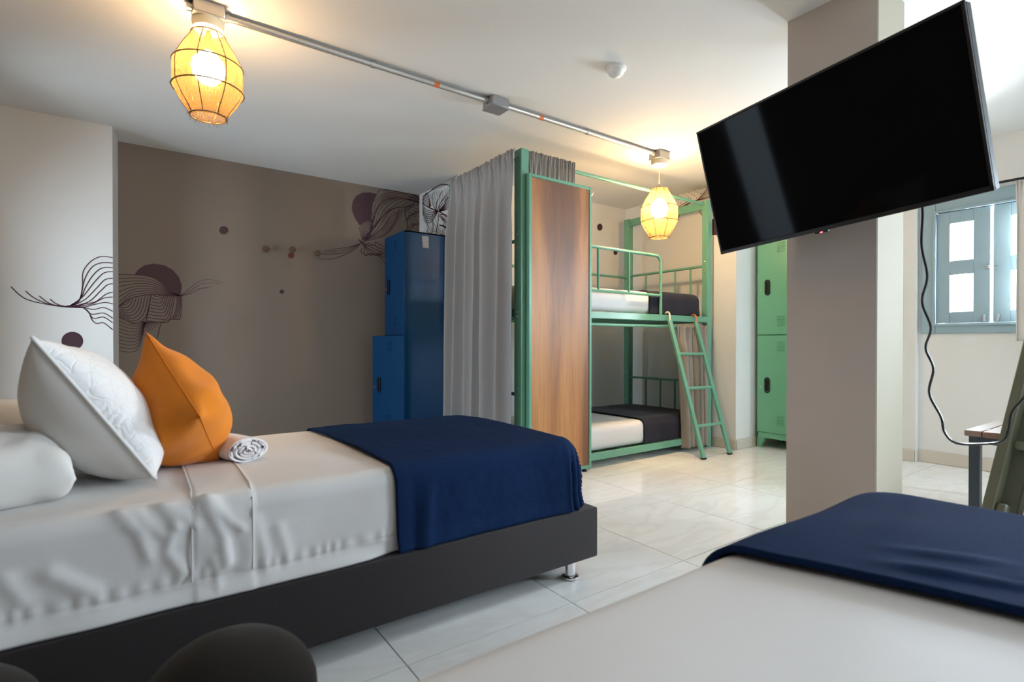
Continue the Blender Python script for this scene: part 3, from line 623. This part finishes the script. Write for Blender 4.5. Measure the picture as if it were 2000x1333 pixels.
# ------------------------------------------------------------------ lockers
def locker(name, label, X0, X1, Y0, Y1, ztop, split, zbot, m_, ajar=None):
    """front faces -x; Y0 near side"""
    t = thing(name, label, 'locker', ((X0+X1)/2, (Y0+Y1)/2, 0)); th = .012
    b_ = MB()
    b_.box((X0+.016, Y0, zbot-.05), (X1, Y0+th, ztop), .001).box((X0+.016, Y1-th, zbot-.05), (X1, Y1, ztop), .001).box((X1-th, Y0, zbot-.05), (X1, Y1, ztop), .001)
    b_.box((X0+.016, Y0, ztop-th), (X1, Y1, ztop), .001).box((X0+.016, Y0, zbot-.05), (X1, Y1, zbot-.03), .001).box((X0+.018, Y0+th, split-.008), (X1, Y1-th, split+.008), .001)
    b_.box((X0+.002, Y0, zbot-.05), (X0+.02, Y1, zbot-.003), .001).box((X0+.002, Y0, ztop-.02), (X0+.02, Y1, ztop), .001)
    b_.box((X0+.002, Y0, zbot-.05), (X0+.02, Y0+.012, ztop)).box((X0+.002, Y1-.012, zbot-.05), (X0+.02, Y1, ztop))
    obj('body', b_, m_, t)
    for sx in (X0+.004, X1-.004):
        for sy in (Y0, Y1):
            dx = .05 if sx < (X0+X1)/2 else -.05; dy = .07 if sy == Y0 else -.07
            lv = [(sx, sy, zbot-.05), (sx, sy+dy, zbot-.05), (sx, sy+dy*.45, 0), (sx, sy, 0), (sx+dx, sy, zbot-.05), (sx+dx, sy+dy, zbot-.05), (sx+dx*.5, sy+dy*.45, 0), (sx+dx*.5, sy, 0)]
            fixn(obj('leg', MB().add(lv, [[0, 1, 2, 3], [7, 6, 5, 4], [0, 4, 5, 1], [3, 2, 6, 7], [0, 3, 7, 4], [1, 5, 6, 2]]), m_, t))
    for i, (za, zb) in enumerate(((split+.003, ztop-.006), (zbot, split-.003))):
        y0, y1 = Y0+.004, Y1-.004
        R = Matrix.Identity(4)
        if i == 1 and ajar: R = Matrix.Translation((X0, y0, 0)) @ Matrix.Rotation(ajar, 4, 'Z') @ Matrix.Translation((-X0, -y0, 0))
        d = obj('door', MB().box((X0-.004, y0, za), (X0+.014, y1, zb), .003, R), m_, t)
        hy = y1-.095; hz = lerp(za, zb, .5)-.01
        ring = [(X0-.012, hy+.017*math.cos(a), hz+.017*math.sin(a)+(.045 if math.sin(a) >= 0 else -.045)) for a in [2*PI*k/20 for k in range(20)]]
        obj('handle', MB().tube([R @ Vector(p) for p in ring], .007, 8, closed=True).box((X0-.008, hy-.014, hz-.05), (X0-.003, hy+.014, hz+.05), .002, R), M['black'], d)
        kh = MB(); kh.lathe((0, 0, 0), [(.007, 0), (.007, .004), (0, .004)], 10, M=Matrix.Rotation(-PI/2, 3, 'Y')); kh.v = [R @ (v+Vector((X0-.004, y1-.035, hz-.02))) for v in kh.v]
        obj('lock', kh, M['steel'], d)
        yl = lerp(y0, y1, .46)
        for zl in (zb-.135, za+.075):
            for k in range(5):
                zz = zl+k*.019
                obj('vent_louvre', MB().box((X0-.010, yl-.034, zz), (X0-.003, yl+.034, zz+.007), .003, R), m_, d)
    return t
lk = locker('green_locker', 'green two door metal locker in the corner beside the column', 4.52, 4.925, 2.175, 2.577, 1.85, .995, .138, M['green_locker'])
lk = locker('blue_locker', 'dark blue two door metal locker with lower door ajar', 1.87, 2.30, 4.197, 4.63, 1.885, .991, .138, M['blue_locker'], ajar=.30)
obj('sticker', MB().add([onY(824, 461, 4.196), onY(837, 462, 4.196), onY(837.5, 485, 4.196), onY(826, 484, 4.196)], [[0, 1, 2, 3]]), M['sticker'], lk)

# wall knobs
for i, (px, py, lab) in enumerate(((519, 487, 'small round wooden wall knob, leftmost on the taupe wall'), (571, 488, 'small dark wooden wall knob just above the red painted dot'), (620, 495, 'lighter wooden wall knob touching the mural line tips'))):
    p = onY(px, py, YG-.03); k = obj('wall_knob', MB().lathe((p.x, YG, p.z), [(.009, 0), (.009, .03), (.024, .034), (.026, .042), (.022, .05), (0, .052)], 18, M=Matrix.Rotation(PI/2, 3, 'X')), M['hook_wood'], loc=(p.x, YG, p.z)); tag(k, lab, 'hook', 'wooden wall knobs')

# ------------------------------------------------------------------ ceiling conduit, lamps, detector
YL = 2.68; ZC = HC-.022
cn = thing('ceiling_conduit', 'galvanised steel conduit with junction boxes running across the ceiling', 'conduit', (1.8, YL, HC))
XL1, XL2 = .268, 3.308
for xa, xb in ((XL1+.06, 1.73), (1.85, XL2-.06)): obj('pipe', MB().tube([(xa, YL, ZC), (xb, YL, ZC)], .0145, 14), M['steel'], cn)
for x in (1.386, 2.136): obj('coupling', MB().tube([(x-.016, YL, ZC), (x+.016, YL, ZC)], .0158, 14), M['orange_band'], cn)
for x in (1.017, 2.551):
    obj('pipe_clamp', MB().tube([(x-.011, YL, ZC), (x+.011, YL, ZC)], .0175, 14).box((x-.011, YL+.008, HC-.008), (x+.011, YL+.05, HC-.001), .001), M['steel'], cn)
for x in (XL1, 1.79, XL2):
    jb = obj('junction_box', MB().box((x-.06, YL-.055, HC-.058), (x+.06, YL+.055, HC), .004), M['box_grey'] if x == 1.79 else M['steel'], cn)
    obj('box_cover', MB().box((x-.063, YL-.058, HC-.063), (x+.063, YL+.058, HC-.0575), .001), M['box_grey'] if x == 1.79 else M['steel'], jb)
    for s in (-1, 1): obj('connector', MB().tube([(x+s*.058, YL, ZC), (x+s*.082, YL, ZC)], .019, 12), M['steel'], jb)

def lamp(x, ztop, zbot, label, power):
    t = thing('pendant_lamp', label, 'pendant lamp', (x, YL, ztop), 'woven pendant lamps')
    zc = HC-.063
    cup = obj('ceiling_cup', MB().lathe((x, YL, zc-.042), [(.0, 0), (.056, 0), (.060, .003), (.063, .034), (.063, .042)], 28), M['cream_plastic'], t)
    obj('cord', MB().tube([(x, YL, zc-.04), (x, YL, ztop-.02)], .0028, 6), M['cream_plastic'], t)
    obj('lamp_holder', MB().lathe((x, YL, ztop-.075), [(.018, 0), (.020, .03), (.016, .06), (.005, .10), (.003, .115)], 14), M['shade_wire'], t)
    H = ztop-zbot; prof = []
    key = [(0, .064), (.06, .074), (.2, .106), (.37, .136), (.45, .138), (.60, .138), (.67, .136), (.8, .113), (.92, .083), (.97, .071), (1, .068)]
    for k in range(45):
        s = k/44
        for (a, ra_), (b_, rb_) in zip(key, key[1:]):
            if a <= s <= b_: r = lerp(ra_, rb_, (s-a)/(b_-a)); break
        prof.append((r, -s*H))
    n = 72; vs = []; fs = []
    for i, (r, h) in enumerate(prof):
        for j in range(n):
            a = 2*PI*j/n; rr = r*(1-.012*(1-abs(math.cos(4*a)))) + .0012*N(math.cos(a)*22, math.sin(a)*22, h*9)
            vs.append(Vector((x+rr*math.cos(a), YL+rr*math.sin(a), ztop+h)))
    for i in range(len(prof)-1):
        for j in range(n): fs.append([i*n+j, i*n+(j+1) % n, (i+1)*n+(j+1) % n, (i+1)*n+j])
    sh = obj('lamp_shade', MB().add(vs, fs), M['shade'], t, sharp=180)
    for s, r in ((.0, .064), (.375, .136), (.67, .138), (.985, .070)):
        obj('shade_ring', MB().tube([(x+(r+.002)*math.cos(a), YL+(r+.002)*math.sin(a), ztop-s*H) for a in [2*PI*k/40 for k in range(40)]], .0030, 6, closed=True), M['shade_wire'], sh)
    for k in range(8):
        a = PI/8+k*PI/4
        obj('shade_rib', MB().tube([(x+(r+.001)*math.cos(a), YL+(r+.001)*math.sin(a), ztop+h) for r, h in prof[::4]], .0020, 5), M['shade_wire'], sh)
    fr_ = MB()
    for k in range(46):
        a = random.random()*2*PI; s = random.choice((.985, .985, .67, .5, .6, .97)); i = min(44, int(s*44)); r, h = prof[i]
        p = Vector((x+r*math.cos(a), YL+r*math.sin(a), ztop+h)); dr = Vector((math.cos(a), math.sin(a), 0))
        q = p+dr*random.uniform(.003, .014)+Vector((random.uniform(-.01, .01), random.uniform(-.01, .01), -random.uniform(.004, .028)))
        fr_.tube([p, (p+q)/2+dr*.004, q], .0006, 3)
    f_ = obj('loose_fibres', fr_, M['shade'], sh); f_['kind'] = 'stuff'
    zb = ztop-.40*H
    obj('light_bulb', MB().lathe((x, YL, zb), [(0, -.070), (.033, -.062), (.060, -.030), (.067, 0), (.059, .032), (.035, .062), (.013, .078)], 18), emit('lit_bulb', (1, .66, .34), power/.16), t)
    return t
lamp(XL1, 2.276, 1.912, 'woven fibre pendant lamp hanging close to the ceiling above the white bed', 40)
lamp(XL2, 2.112, 1.735, 'woven fibre pendant lamp hanging on a long cord before the bunk', 92)
sd = thing('smoke_detector', 'small white domed detector on the ceiling', 'smoke detector', (2.11, 2.0, HC))
obj('base_ring', MB().lathe((2.11, 2.0, HC-.014), [(0, 0), (.050, 0), (.055, .004), (.055, .014)], 28), M['white_plastic'], sd)
obj('dome', MB().lathe((2.11, 2.0, HC-.05), [(0, 0), (.016, .001), (.030, .008), (.040, .018), (.046, .036)], 28), M['white_plastic'], sd)

# ------------------------------------------------------------------ beds
def bed_base(label, X0, X1, Y0, Y1):
    t = thing('bed_base', label, 'bed base', ((X0+X1)/2, (Y0+Y1)/2, 0))
    b_ = MB().box((X0, Y0, .066), (X1, Y1, .264), .007, seg=2)
    obj('upholstered_box', b_, M['charcoal'], t)
    for x in (X0+.12, X1-.121):
        for y in (Y0+.03, Y1-.03):
            lg = obj('leg', MB().lathe((x, y, 0), [(.021, .012), (.021, .068)], 20), M['chrome'], t)
            obj('foot_disc', MB().lathe((x, y, 0), [(.030, 0), (.034, .002), (.034, .009), (.030, .012), (.0, .012)], 24), M['chrome'], lg)
    return t
bed_base('low charcoal upholstered bed base on chrome legs under the white bed', -.50, 1.511, 1.526, 2.54)
bed_base('charcoal upholstered bed base hidden under the nearest bed', -.40, 1.70, -.40, .63)

# ridges (soft creases) on the side of the near bed: picture points on its side plane
RIDGES = []
zz_ = Z((0, 900), 2.857)
for L, wd, am in (([(640, 290), (780, 410), (835, 550)], .012, .010), ([(975, 380), (935, 520), (1030, 640)], .011, .010), ([(1130, 220), (1250, 420), (1270, 580)], .011, .011),
                  ([(1180, 230), (1290, 350), (1350, 380)], .010, .009), ([(1425, 340), (1500, 600)], .013, .006), ([(1560, 380), (1620, 560)], .012, .005), ([(280, 650), (490, 740)], .016, .010),
                  ([(900, 240), (1000, 300), (1090, 370)], .010, .007), ([(20, 680), (120, 790)], .014, .007), ([(740, 280), (900, 420)], .010, .006), ([(1190, 560), (1220, 700)], .008, .006), ([(860, 250), (960, 330), (1010, 380)], .008, .006)):
    RIDGES.append(([(p.x, p.z) for p in [onY(*q, 1.545) for q in zz_(L)]], wd*1.3, am*.75))
def segd(p, a, b_):
    vx, vz = b_[0]-a[0], b_[1]-a[1]; t = max(0, min(1, ((p[0]-a[0])*vx+(p[1]-a[1])*vz)/(vx*vx+vz*vz+1e-12)))
    return math.hypot(p[0]-a[0]-vx*t, p[1]-a[1]-vz*t)
BX = (-.48, 1.455, 1.562, 2.50); BT = .516
def sheet_disp(u, v, s, x, y, zq, hx, hy):
    d = .003*N(x*5, y*5, zq*6)
    side = hy < -.5
    if side and s > .03:
        for pts, wd, am in RIDGES:
            if abs(x-pts[0][0]) > .5: continue
            q = min(segd((x, zq), a, b_) for a, b_ in zip(pts, pts[1:]))
            if q < wd*3: d += am*math.exp(-(q/wd)**2)
        d += .006*N(x*3.2, zq*7, 4.)
        # gathers over the hem seam
        hz = .325+.01*N(x*4, 1.)
        d += .0022*math.exp(-((zq-hz)/.016)**2)*math.sin(x*170+7*N(x*9, 2.)) - .003*math.exp(-((zq-hz+.012)/.004)**2)
        d += .022*sstep(.31, .268, zq)*sstep(.66, .56, x)
        if zq < .31: d += .006*N(x*6, 8.)
    if .118 < x < .262 and (side or s < .02):
        d += .0035*sstep(.118, .124, x)*sstep(.262, .256, x)
        if side: d += .0015*math.sin((x*2.0+zq)*38+3*N(x*8, zq*8))*sstep(.5, .46, zq)*sstep(.30, .36, zq)
    return d
ms = obj('mattress', rbox_mattress(BX[0]+.004, BX[1]-.004, BX[2]+.004, BX[3]-.004, .264, BT-.002, .05), M['sheet'], loc=(.5, 2.03, .264)); tag(ms, 'mattress under a creased white sheet on the far single bed', 'mattress')
sh = obj('fitted_sheet', drape((BX[0]-.02, BX[1]+.24, BX[2]-.262, BX[3]+.24), BX, BT, .045, .085, .268, 330, 260, sheet_disp, dome=.012, off=.003), M['sheet'], ms, sharp=180); solid(sh, .002, 1)
# piping of the folded band
for xb in (.12, .26):
    pts = []
    for k in range(26):
        v = lerp(2.30, BX[2]-.19, k/25)
        qy = max(v, BX[2]+.085); dist = qy-v; aa = .04; R_ = .049
        zt = BT+.003+.012*(1-min(1, max(0, 2*abs(qy-(BX[2]+BX[3])/2)/(BX[3]-BX[2])))**3)
        if dist <= aa: p = (xb, v, zt+.006)
        else:
            an = min((dist-aa)/R_, PI/2); s_ = dist-aa
            p = (xb-.004+.02*(s_*1.2)*(1 if xb < .2 else -1)*0, qy-(aa+R_*math.sin(an))-.007*math.sin(an), zt-R_*(1-math.cos(an))-max(0, s_-R_*PI/2)+.006*math.cos(an))
        pts.append(p)
    obj('sheet_piping', MB().tube(pts, .0024, 6), M['sheet_hem'], sh)

def bl_disp(u, v, s, x, y, zq, hx, hy):
    d = .004*N(x*6, y*6, zq*6)+.0015*N(x*30, y*30, zq*30)
    if s > .04:
        ang = math.atan2(hy, hx)
        corner = 4*abs(hx*hy)
        k = sstep(.04, .2, s)
        d += k*.012*corner*math.sin(ang*17+1.0) + .004*k*corner*math.sin(ang*31)
        if hy < -.9: d += k*(.007*N(x*6+3, 2., zq*2) + .007*math.exp(-((x-.76-.1*(zq-.3))/.02)**2) - .006*math.exp(-((x-.72)/.016)**2))
        d += .010*sstep(.33, .27, zq)
    return d
bl = obj('blanket', drape((.665, BX[1]+.25, BX[2]-.252, BX[3]+.2), BX, BT+.004, .055, .098, .268, 120, 130, bl_disp, dome=.012, off=.010, shear=-.028), M['navy'], loc=(1.1, 2.03, .268), sharp=180); solid(bl, .007, 1); tag(bl, 'navy wool blanket draped over the foot of the far single bed', 'blanket')

# nearest bed
B2 = (-.38, 1.63, -.37, .605); T2 = .508
ms = obj('mattress', rbox_mattress(B2[0]+.004, B2[1]-.004, B2[2]+.004, B2[3]-.004, .264, T2-.002, .05), M['sheet'], loc=(.6, .12, .264)); tag(ms, 'mattress under a smooth white sheet on the nearest bed at lower right', 'mattress')
def s2(u, v, s, x, y, zq, hx, hy): return .004*N(x*3, y*3, zq*3)+(.012*sstep(.31, .27, zq) if s > .05 else 0)
sh = obj('fitted_sheet', drape((B2[0]-.02, B2[1]+.24, B2[2]-.22, B2[3]+.245), B2, T2, .045, .10, .268, 120, 110, s2, dome=.010, off=.003), M['sheet'], ms, sharp=180); solid(sh, .002, 1)
def b2(u, v, s, x, y, zq, hx, hy):
    d = .004*N(x*5, y*5, zq*5)
    c_ = .98-(y-.2)*.10
    for (xa, ya, xb2, yb2, wd, am) in ((1.02, .40, 1.16, .12, .016, .011), (1.05, .33, 1.24, .02, .014, -.007), (1.10, .42, 1.22, .22, .018, .006)):
        q = segd((x, y), (xa, ya), (xb2, yb2)); tt = ((x-xa)*(xb2-xa)+(y-ya)*(yb2-ya))/((xb2-xa)**2+(yb2-ya)**2); d += am*math.exp(-(q/wd)**2)*sstep(-.05, .45, tt)*sstep(1.1, .6, tt)
    if s > .04: d += sstep(.04, .2, s)*.010*4*abs(hx*hy)*math.sin(math.atan2(hy, hx)*15)
    return d
bl = obj('blanket', drape((1.235, B2[1]+.22, B2[2]-.2, B2[3]+.22), B2, T2+.004, .055, .12, .270, 90, 120, b2, dome=.012, off=.010, shear=-.28), M['navy'], loc=(1.3, .12, .27), sharp=180); solid(bl, .012, 1); tag(bl, 'navy wool blanket across the foot of the nearest bed', 'blanket')

# ------------------------------------------------------------------ pillows and cushions
def cushion(c00, c10, c11, c01, tf, tb, n=40, pinch=.07, pw_=2.4, zmin=None, wr=0., seed=0., tip=None, ex=.55):
    """c00..c01 corners in order; tf / tb bulge to either side of the seam plane"""
    C4 = [Vector(c) for c in (c00, c10, c11, c01)]
    nn = (C4[1]-C4[0]).cross(C4[3]-C4[0]).normalized()
    def at(u, v, t):
        a, b_ = 2*u-1, 2*v-1
        a2 = a*(1-pinch*(1-b_*b_)); b2_ = b_*(1-pinch*(1-a*a)); U, V = (a2+1)/2, (b2_+1)/2
        p = C4[0]*(1-U)*(1-V)+C4[1]*U*(1-V)+C4[2]*U*V+C4[3]*(1-U)*V
        h = (max(0, 1-abs(a)**pw_)*max(0, 1-abs(b_)**pw_))**ex; hs = h
        if tip: h *= lerp(tip[0], tip[1], sstep(.2, .95, (u+v)/2))
        w_ = wr*(N(u*5+seed, v*5, seed)+.6*math.sin((a*b_)*9+seed)*(1-h))*min(1, h*2.5)
        q = p+nn*(t*h+(w_ if t > 0 else -w_))
        if zmin is not None and q.z < zmin: q.z = zmin+.02*(q.z-zmin)*0
        return q
    mb = MB(); nv = n+1
    for side in (tf, -tb):
        base = len(mb.v)
        mb.v += [at(i/n, j/n, side) for i in range(nv) for j in range(nv)]
        for i in range(n):
            for j in range(n):
                f = [base+i*nv+j, base+(i+1)*nv+j, base+(i+1)*nv+j+1, base+i*nv+j+1]; mb.f.append(f if side > 0 else f[::-1])
    edge = [at(i/n, 0, 0) for i in range(n)]+[at(1, i/n, 0) for i in range(n)]+[at(1-i/n, 1, 0) for i in range(n)]+[at(0, 1-i/n, 0) for i in range(n)]
    return mb, edge
def weld(o):
    bm = bmesh.new(); bm.from_mesh(o.data); bmesh.ops.remove_doubles(bm, verts=bm.verts[:], dist=.0004); bm.to_mesh(o.data); bm.free()
    o.data.polygons.foreach_set('use_smooth', [True]*len(o.data.polygons)); return o
ZB = .530
# quilted cushion
mb, edge = cushion((.045, 1.745, .548), (.075, 2.16, .545), (-.17, 2.18, .885), (-.205, 1.735, .935), .092, .17, n=44, pinch=.05, zmin=ZB, wr=.004, seed=2)
half = len(mb.v)//2
o = weld(obj('quilted_cushion', mb, M['quilt'], loc=(-.05, 1.95, ZB), sharp=180)); tag(o, 'plump white quilted cushion leaning back beside the orange cushion', 'cushion')
o.data.materials.append(M['pillow']); nfh = len(o.data.polygons)//2
for p_ in o.data.polygons:
    if p_.index >= nfh: p_.material_index = 1
obj('piping', MB().tube([(p.x, p.y, max(p.z, ZB+.003)) for p in edge], .0045, 7, closed=True), M['sheet_hem'], o)
# orange cushion stands on one corner
mb, edge = cushion((.225, 1.965, .535), (.085, 2.22, .70), (.030, 2.03, .955), (.150, 1.735, .712), .115, .165, n=44, pinch=.05, zmin=ZB, wr=.012, seed=5, tip=(1.1, .72))
o = weld(obj('orange_cushion', mb, M['orange'], loc=(.12, 1.97, ZB), sharp=180)); tag(o, 'bright orange linen cushion standing on its corner on the white bed', 'cushion')
obj('seam', MB().tube([(p.x, p.y, max(p.z, ZB+.002)) for p in edge], .0014, 6, closed=True), M['orange'], o)
# lying white pillow at the picture's left edge, and one leaning at the bed head
mb, edge = cushion((-.50, 1.60, .585), (-.118, 1.69, .585), (-.19, 2.10, .60), (-.52, 2.14, .61), .105, .075, n=64, pinch=.02, pw_=4, ex=.42, zmin=ZB, wr=.014, seed=9)
o = weld(obj('pillow', mb, M['pillow'], loc=(-.32, 1.85, ZB), sharp=180)); tag(o, 'plain white pillow lying flat before the quilted cushion', 'pillow')
mb, edge = cushion((-.50, 2.16, .60), (-.17, 2.10, .60), (-.20, 2.46, .64), (-.50, 2.46, .66), .115, .07, n=30, pinch=.03, zmin=ZB, seed=3)
o = weld(obj('pillow', mb, M['pillow'], loc=(-.35, 2.3, ZB), sharp=180)); tag(o, 'cream pillow on the far side of the bed behind the quilted cushion', 'pillow')

# rolled towel
tw = thing('rolled_towel', 'small white rolled towel with grey print beside the orange cushion', 'towel', (.315, 2.03, ZB))
A0 = onZ(484, 902, .535); ax = Vector((-.35, .94, 0)).normalized(); sd_ = Vector((.94, .35, 0))
def sup(a, k): return Vector((0, 0, 0))+sd_*(.066*k*math.cos(a))+Vector((0, 0, 1))*(.043*k*math.sin(a)*(1 if math.sin(a) > 0 else .8))
c0 = Vector((A0.x+.004, A0.y+.008, ZB+.038))
vs = []; fs = []; n_ = 40
for i, (s, k) in enumerate(((0, .86), (0, 1), (.03, 1.03), (.12, 1.04), (.2, 1), (.22, .8))):
    for j in range(n_):
        a = 2*PI*j/n_; vs.append(c0+ax*s+sup(a, k*(1+.03*math.sin(3*a+1))))
for i in range(5):
    for j in range(n_): fs.append([i*n_+j, i*n_+(j+1) % n_, (i+1)*n_+(j+1) % n_, (i+1)*n_+j])
fs.append([5*n_+j for j in range(n_)])
obj('towel_roll', MB().add(vs, fs), M['towel'], tw)
vs = []; fs = []; n_ = 120
for i in range(n_):
    a = i/n_*2*PI*3.6; k = lerp(.12, .90, i/n_)*(1+.05*math.sin(3*a))
    for s, kk in ((.0, 1), (.10, 1)): vs.append(c0+ax*(s-.002+.004*math.sin(a*2))+sup(a, k))
for i in range(n_-1): fs.append([2*i, 2*i+1, 2*i+3, 2*i+2])
o = obj('towel_spiral', MB().add(vs, fs), M['towel_print'], tw, sharp=180); solid(o, .008)

# ------------------------------------------------------------------ television on its arm
TC = Vector((2.045, .943, 1.613)); ex = Vector((-.101, -.994, .051)).normalized(); ez = Vector((-.233, .073, .970)); ez = (ez-ex*ez.dot(ex)).normalized(); ey = ez.cross(ex).normalized()   # ey points away from the screen
TM = Matrix((ex, ey, ez)).transposed().to_4x4(); TM.translation = TC
W2, H2 = .48, .275
tv = thing('television', 'large black flat television tilted downwards on the column', 'television', (TC.x, TC.y, TC.z))
obj('housing', MB().box((-W2, .004, -H2), (W2, .045, H2), .006, TM).box((-W2*.7, .04, -H2*.8), (W2*.7, .075, H2*.55), .015, TM), M['black'], tv)
bz = MB()
for a, b_ in (((-W2, -.004, H2-.009), (W2, .006, H2)), ((-W2, -.004, -H2), (W2, .006, -H2+.016)), ((-W2, -.004, -H2), (-W2+.009, .006, H2)), ((W2-.009, -.004, -H2), (W2, .006, H2))): bz.box(a, b_, .0015, TM)
obj('bezel', bz, M['tv_bezel'], tv)
obj('screen', MB().box((-W2+.009, .0, -H2+.016), (W2-.009, .004, H2-.009), 0, TM), M['screen'], tv, smooth=False)
sn = obj('sensor_bar', MB().box((-.055, -.002, -H2-.007), (-.005, .012, -H2+.001), .002, TM), M['tv_bezel'], tv)
obj('standby_light', MB().box((-.034, -.004, -H2-.006), (-.024, -.001, -H2-.002), .001, TM), M['led'], sn)
arm = MB(); pb = TM @ Vector((.0, .075, 0)); pm = Vector((2.27, 1.12, 1.60)); pcw = Vector((XC-.012, 1.07, 1.60))
arm.bar(pb, pm, .04, .05).bar(pm, pcw, .04, .05).box((XC-.02, 1.00, 1.46), (XC-.001, 1.14, 1.74), .003).box((-.1, .07, -.1), (.1, .082, .1), .002, TM)
obj('wall_arm', arm, M['black'], tv)
cb = [(1795, 380, 1.96), (1802, 412, 1.95), (1800, 480, 1.94), (1811, 540, 1.93), (1801, 590, 1.92), (1818, 640, 1.90), (1808, 680, 1.88), (1823, 720, 1.86), (1815, 768, 1.84), (1838, 815, 1.82), (1845, 845, 1.81), (1868, 866, 1.80), (1920, 868, 1.79), (1958, 862, 1.78), (1970, 840, 1.77), (1975, 810, 1.76), (1990, 788, 1.75), (2020, 765, 1.74), (2120, 740, 1.7)]
P_ = [atW(*p) for p in cb]; Q_ = []
for i in range(len(P_)-1):
    a = P_[max(i-1, 0)]; b_ = P_[i]; c_ = P_[i+1]; d_ = P_[min(i+2, len(P_)-1)]
    for k in range(7):
        t = k/7; Q_.append(.5*((2*b_)+(c_-a)*t+(2*a-5*b_+4*c_-d_)*t*t+(3*b_-a-3*c_+d_)*t*t*t))
Q_.append(P_[-1])
o = obj('power_cable', MB().tube(Q_, .0042, 8), M['cable'], loc=Q_[len(Q_)//2]); tag(o, 'thin black power cable dangling from the television past the table', 'cable')

# ------------------------------------------------------------------ table, leaning ladder, window curtain on the right
TZ = .50; tx0, ty1 = 3.287, .822
tb = thing('low_table', 'low brown slatted wooden table on dark steel legs near the window', 'table', (3.8, .45, 0))
ys = [ty1, ty1-.068, ty1-.21, ty1-.352, ty1-.494, ty1-.636, ty1-.704]
for a, b_ in zip(ys, ys[1:]):
    obj('table_slat', MB().box((tx0, b_+.003, TZ-.028), (4.25, a-.003, TZ), .002), M['table_wood'], tb)
fr = MB()
for a, b_ in (((tx0+.02, ty1-.055, TZ-.062), (4.23, ty1-.015, TZ-.029)), ((tx0+.02, ys[-1]+.015, TZ-.062), (4.23, ys[-1]+.055, TZ-.029)), ((tx0+.02, ys[-1]+.05, TZ-.062), (tx0+.06, ty1-.05, TZ-.029)), ((4.19, ys[-1]+.05, TZ-.062), (4.23, ty1-.05, TZ-.029))): fr.box(a, b_, .002)
obj('apron', fr, M['table_metal'], tb)
for x in (tx0+.02, 4.19):
    for y in (ty1-.057, ys[-1]+.015):
        obj('table_leg', MB().box((x, y, 0), (x+.042, y+.042, TZ-.062), .002), M['table_metal'], tb)
ll = thing('leaning_ladder', 'dull green channel sided ladder leaning at the right edge beside the table', 'ladder', (2.45, .3, 0))
WD = 1.9
pA = atW(1962, 995, WD); pB = atW(2038, 690, WD*1.02); dd = (pB-pA); lo_ = pA-dd*((pA.z-.0)/dd.z); hi_ = lo_+dd*(1.26/dd.z)
tdir = (hi_-lo_).normalized()
for k, sh_ in enumerate((0, -.40)):
    o_ = Vector((0, sh_, 0)); xs = (tdir.cross(Vector((0, 1, 0)))).normalized()   # in plane of lean
    st = MB()
    st.bar(lo_+o_, hi_+o_, .095, .006, up=(0, 1, 0)) if False else None
    u_ = Vector((0, 1, 0)); nrm = u_.cross(tdir).normalized()
    Mx = Matrix((u_, nrm, tdir)).transposed().to_4x4(); Mx.translation = lo_+o_; L_ = (hi_-lo_).length
    st.box((.02, -.045, .012), (.052, .045, L_), .003, Mx).box((-.030, .030, .012), (.022, .045, L_), .002, Mx).box((-.045, .026, .012), (-.028, .045, L_), .002, Mx)
    so = obj('channel_stile', st, M['olive'], ll)
    obj('end_clip', MB().box((-.01, -.03, .28), (.021, .03, .36), .006, Mx), M['olive'], so)
    obj('rubber_foot', MB().box((lo_.x-.04, lo_.y+sh_-.04, 0), (lo_.x+.05, lo_.y+sh_+.052, .018), .003), M['rubber'], so)
for zz in (.25, .55, .85, 1.12):
    p = lo_+(hi_-lo_)*(zz/1.26); obj('rung', MB().tube([p+Vector((0, .01, 0)), p+Vector((0, -.38, 0))], .016, 10), M['olive'], ll)
c = curtain('window_curtain', (4.90, .955), (4.90, .62), .938, 2.03, 5, .016, M['curtain_light'], seed=3.1, head=.05, flareA=.0, nu=80, loc=(4.9, .8, .94)); tag(c, 'pale short curtain hanging beside the shuttered window', 'curtain')
cr = thing('curtain_rod', 'dark curtain rod above the shuttered window', 'curtain rod', (4.93, 1.0, 2.05))
obj('rod', MB().tube([(4.915, 1.55, 2.045), (4.915, .2, 2.045)], .009, 10), M['black'], cr)
for y in (1.5, .5): obj('rod_bracket', MB().box((4.905, y-.008, 2.035), (5.0, y+.008, 2.057), .002), M['black'], cr)

# ------------------------------------------------------------------ round stools close to the camera
for (x, y, zt, r, lab) in ((.135, 1.035, .408, .142, 'black round stool in the foreground, right of the pair'), (-.255, 1.12, .43, .142, 'black round stool in the foreground corner, left of the pair')):
    t = thing('round_stool', lab, 'stool', (x, y, 0), 'black round stools')
    pr = [(0, zt)] + [(r*math.sin(a), zt-.11*(1-math.cos(a))) for a in [PI/2*k/10 for k in range(1, 11)]] + [(r*1.01, zt-.16), (r*.98, zt-.2), (0, zt-.2)]
    obj('padded_seat', MB().lathe((x, y, 0), pr[::-1], 40), M['black_uph'], t)
    obj('seat_rim', MB().lathe((x, y, 0), [(r*.9, zt-.22), (r*.9, zt-.195)], 32), M['black'], t)
    for k in range(4):
        a = PI/4+k*PI/2; obj('stool_leg', MB().tube([(x+r*.7*math.cos(a), y+r*.7*math.sin(a), zt-.21), (x+r*.92*math.cos(a), y+r*.92*math.sin(a), 0)], .011, 8), M['black'], t)
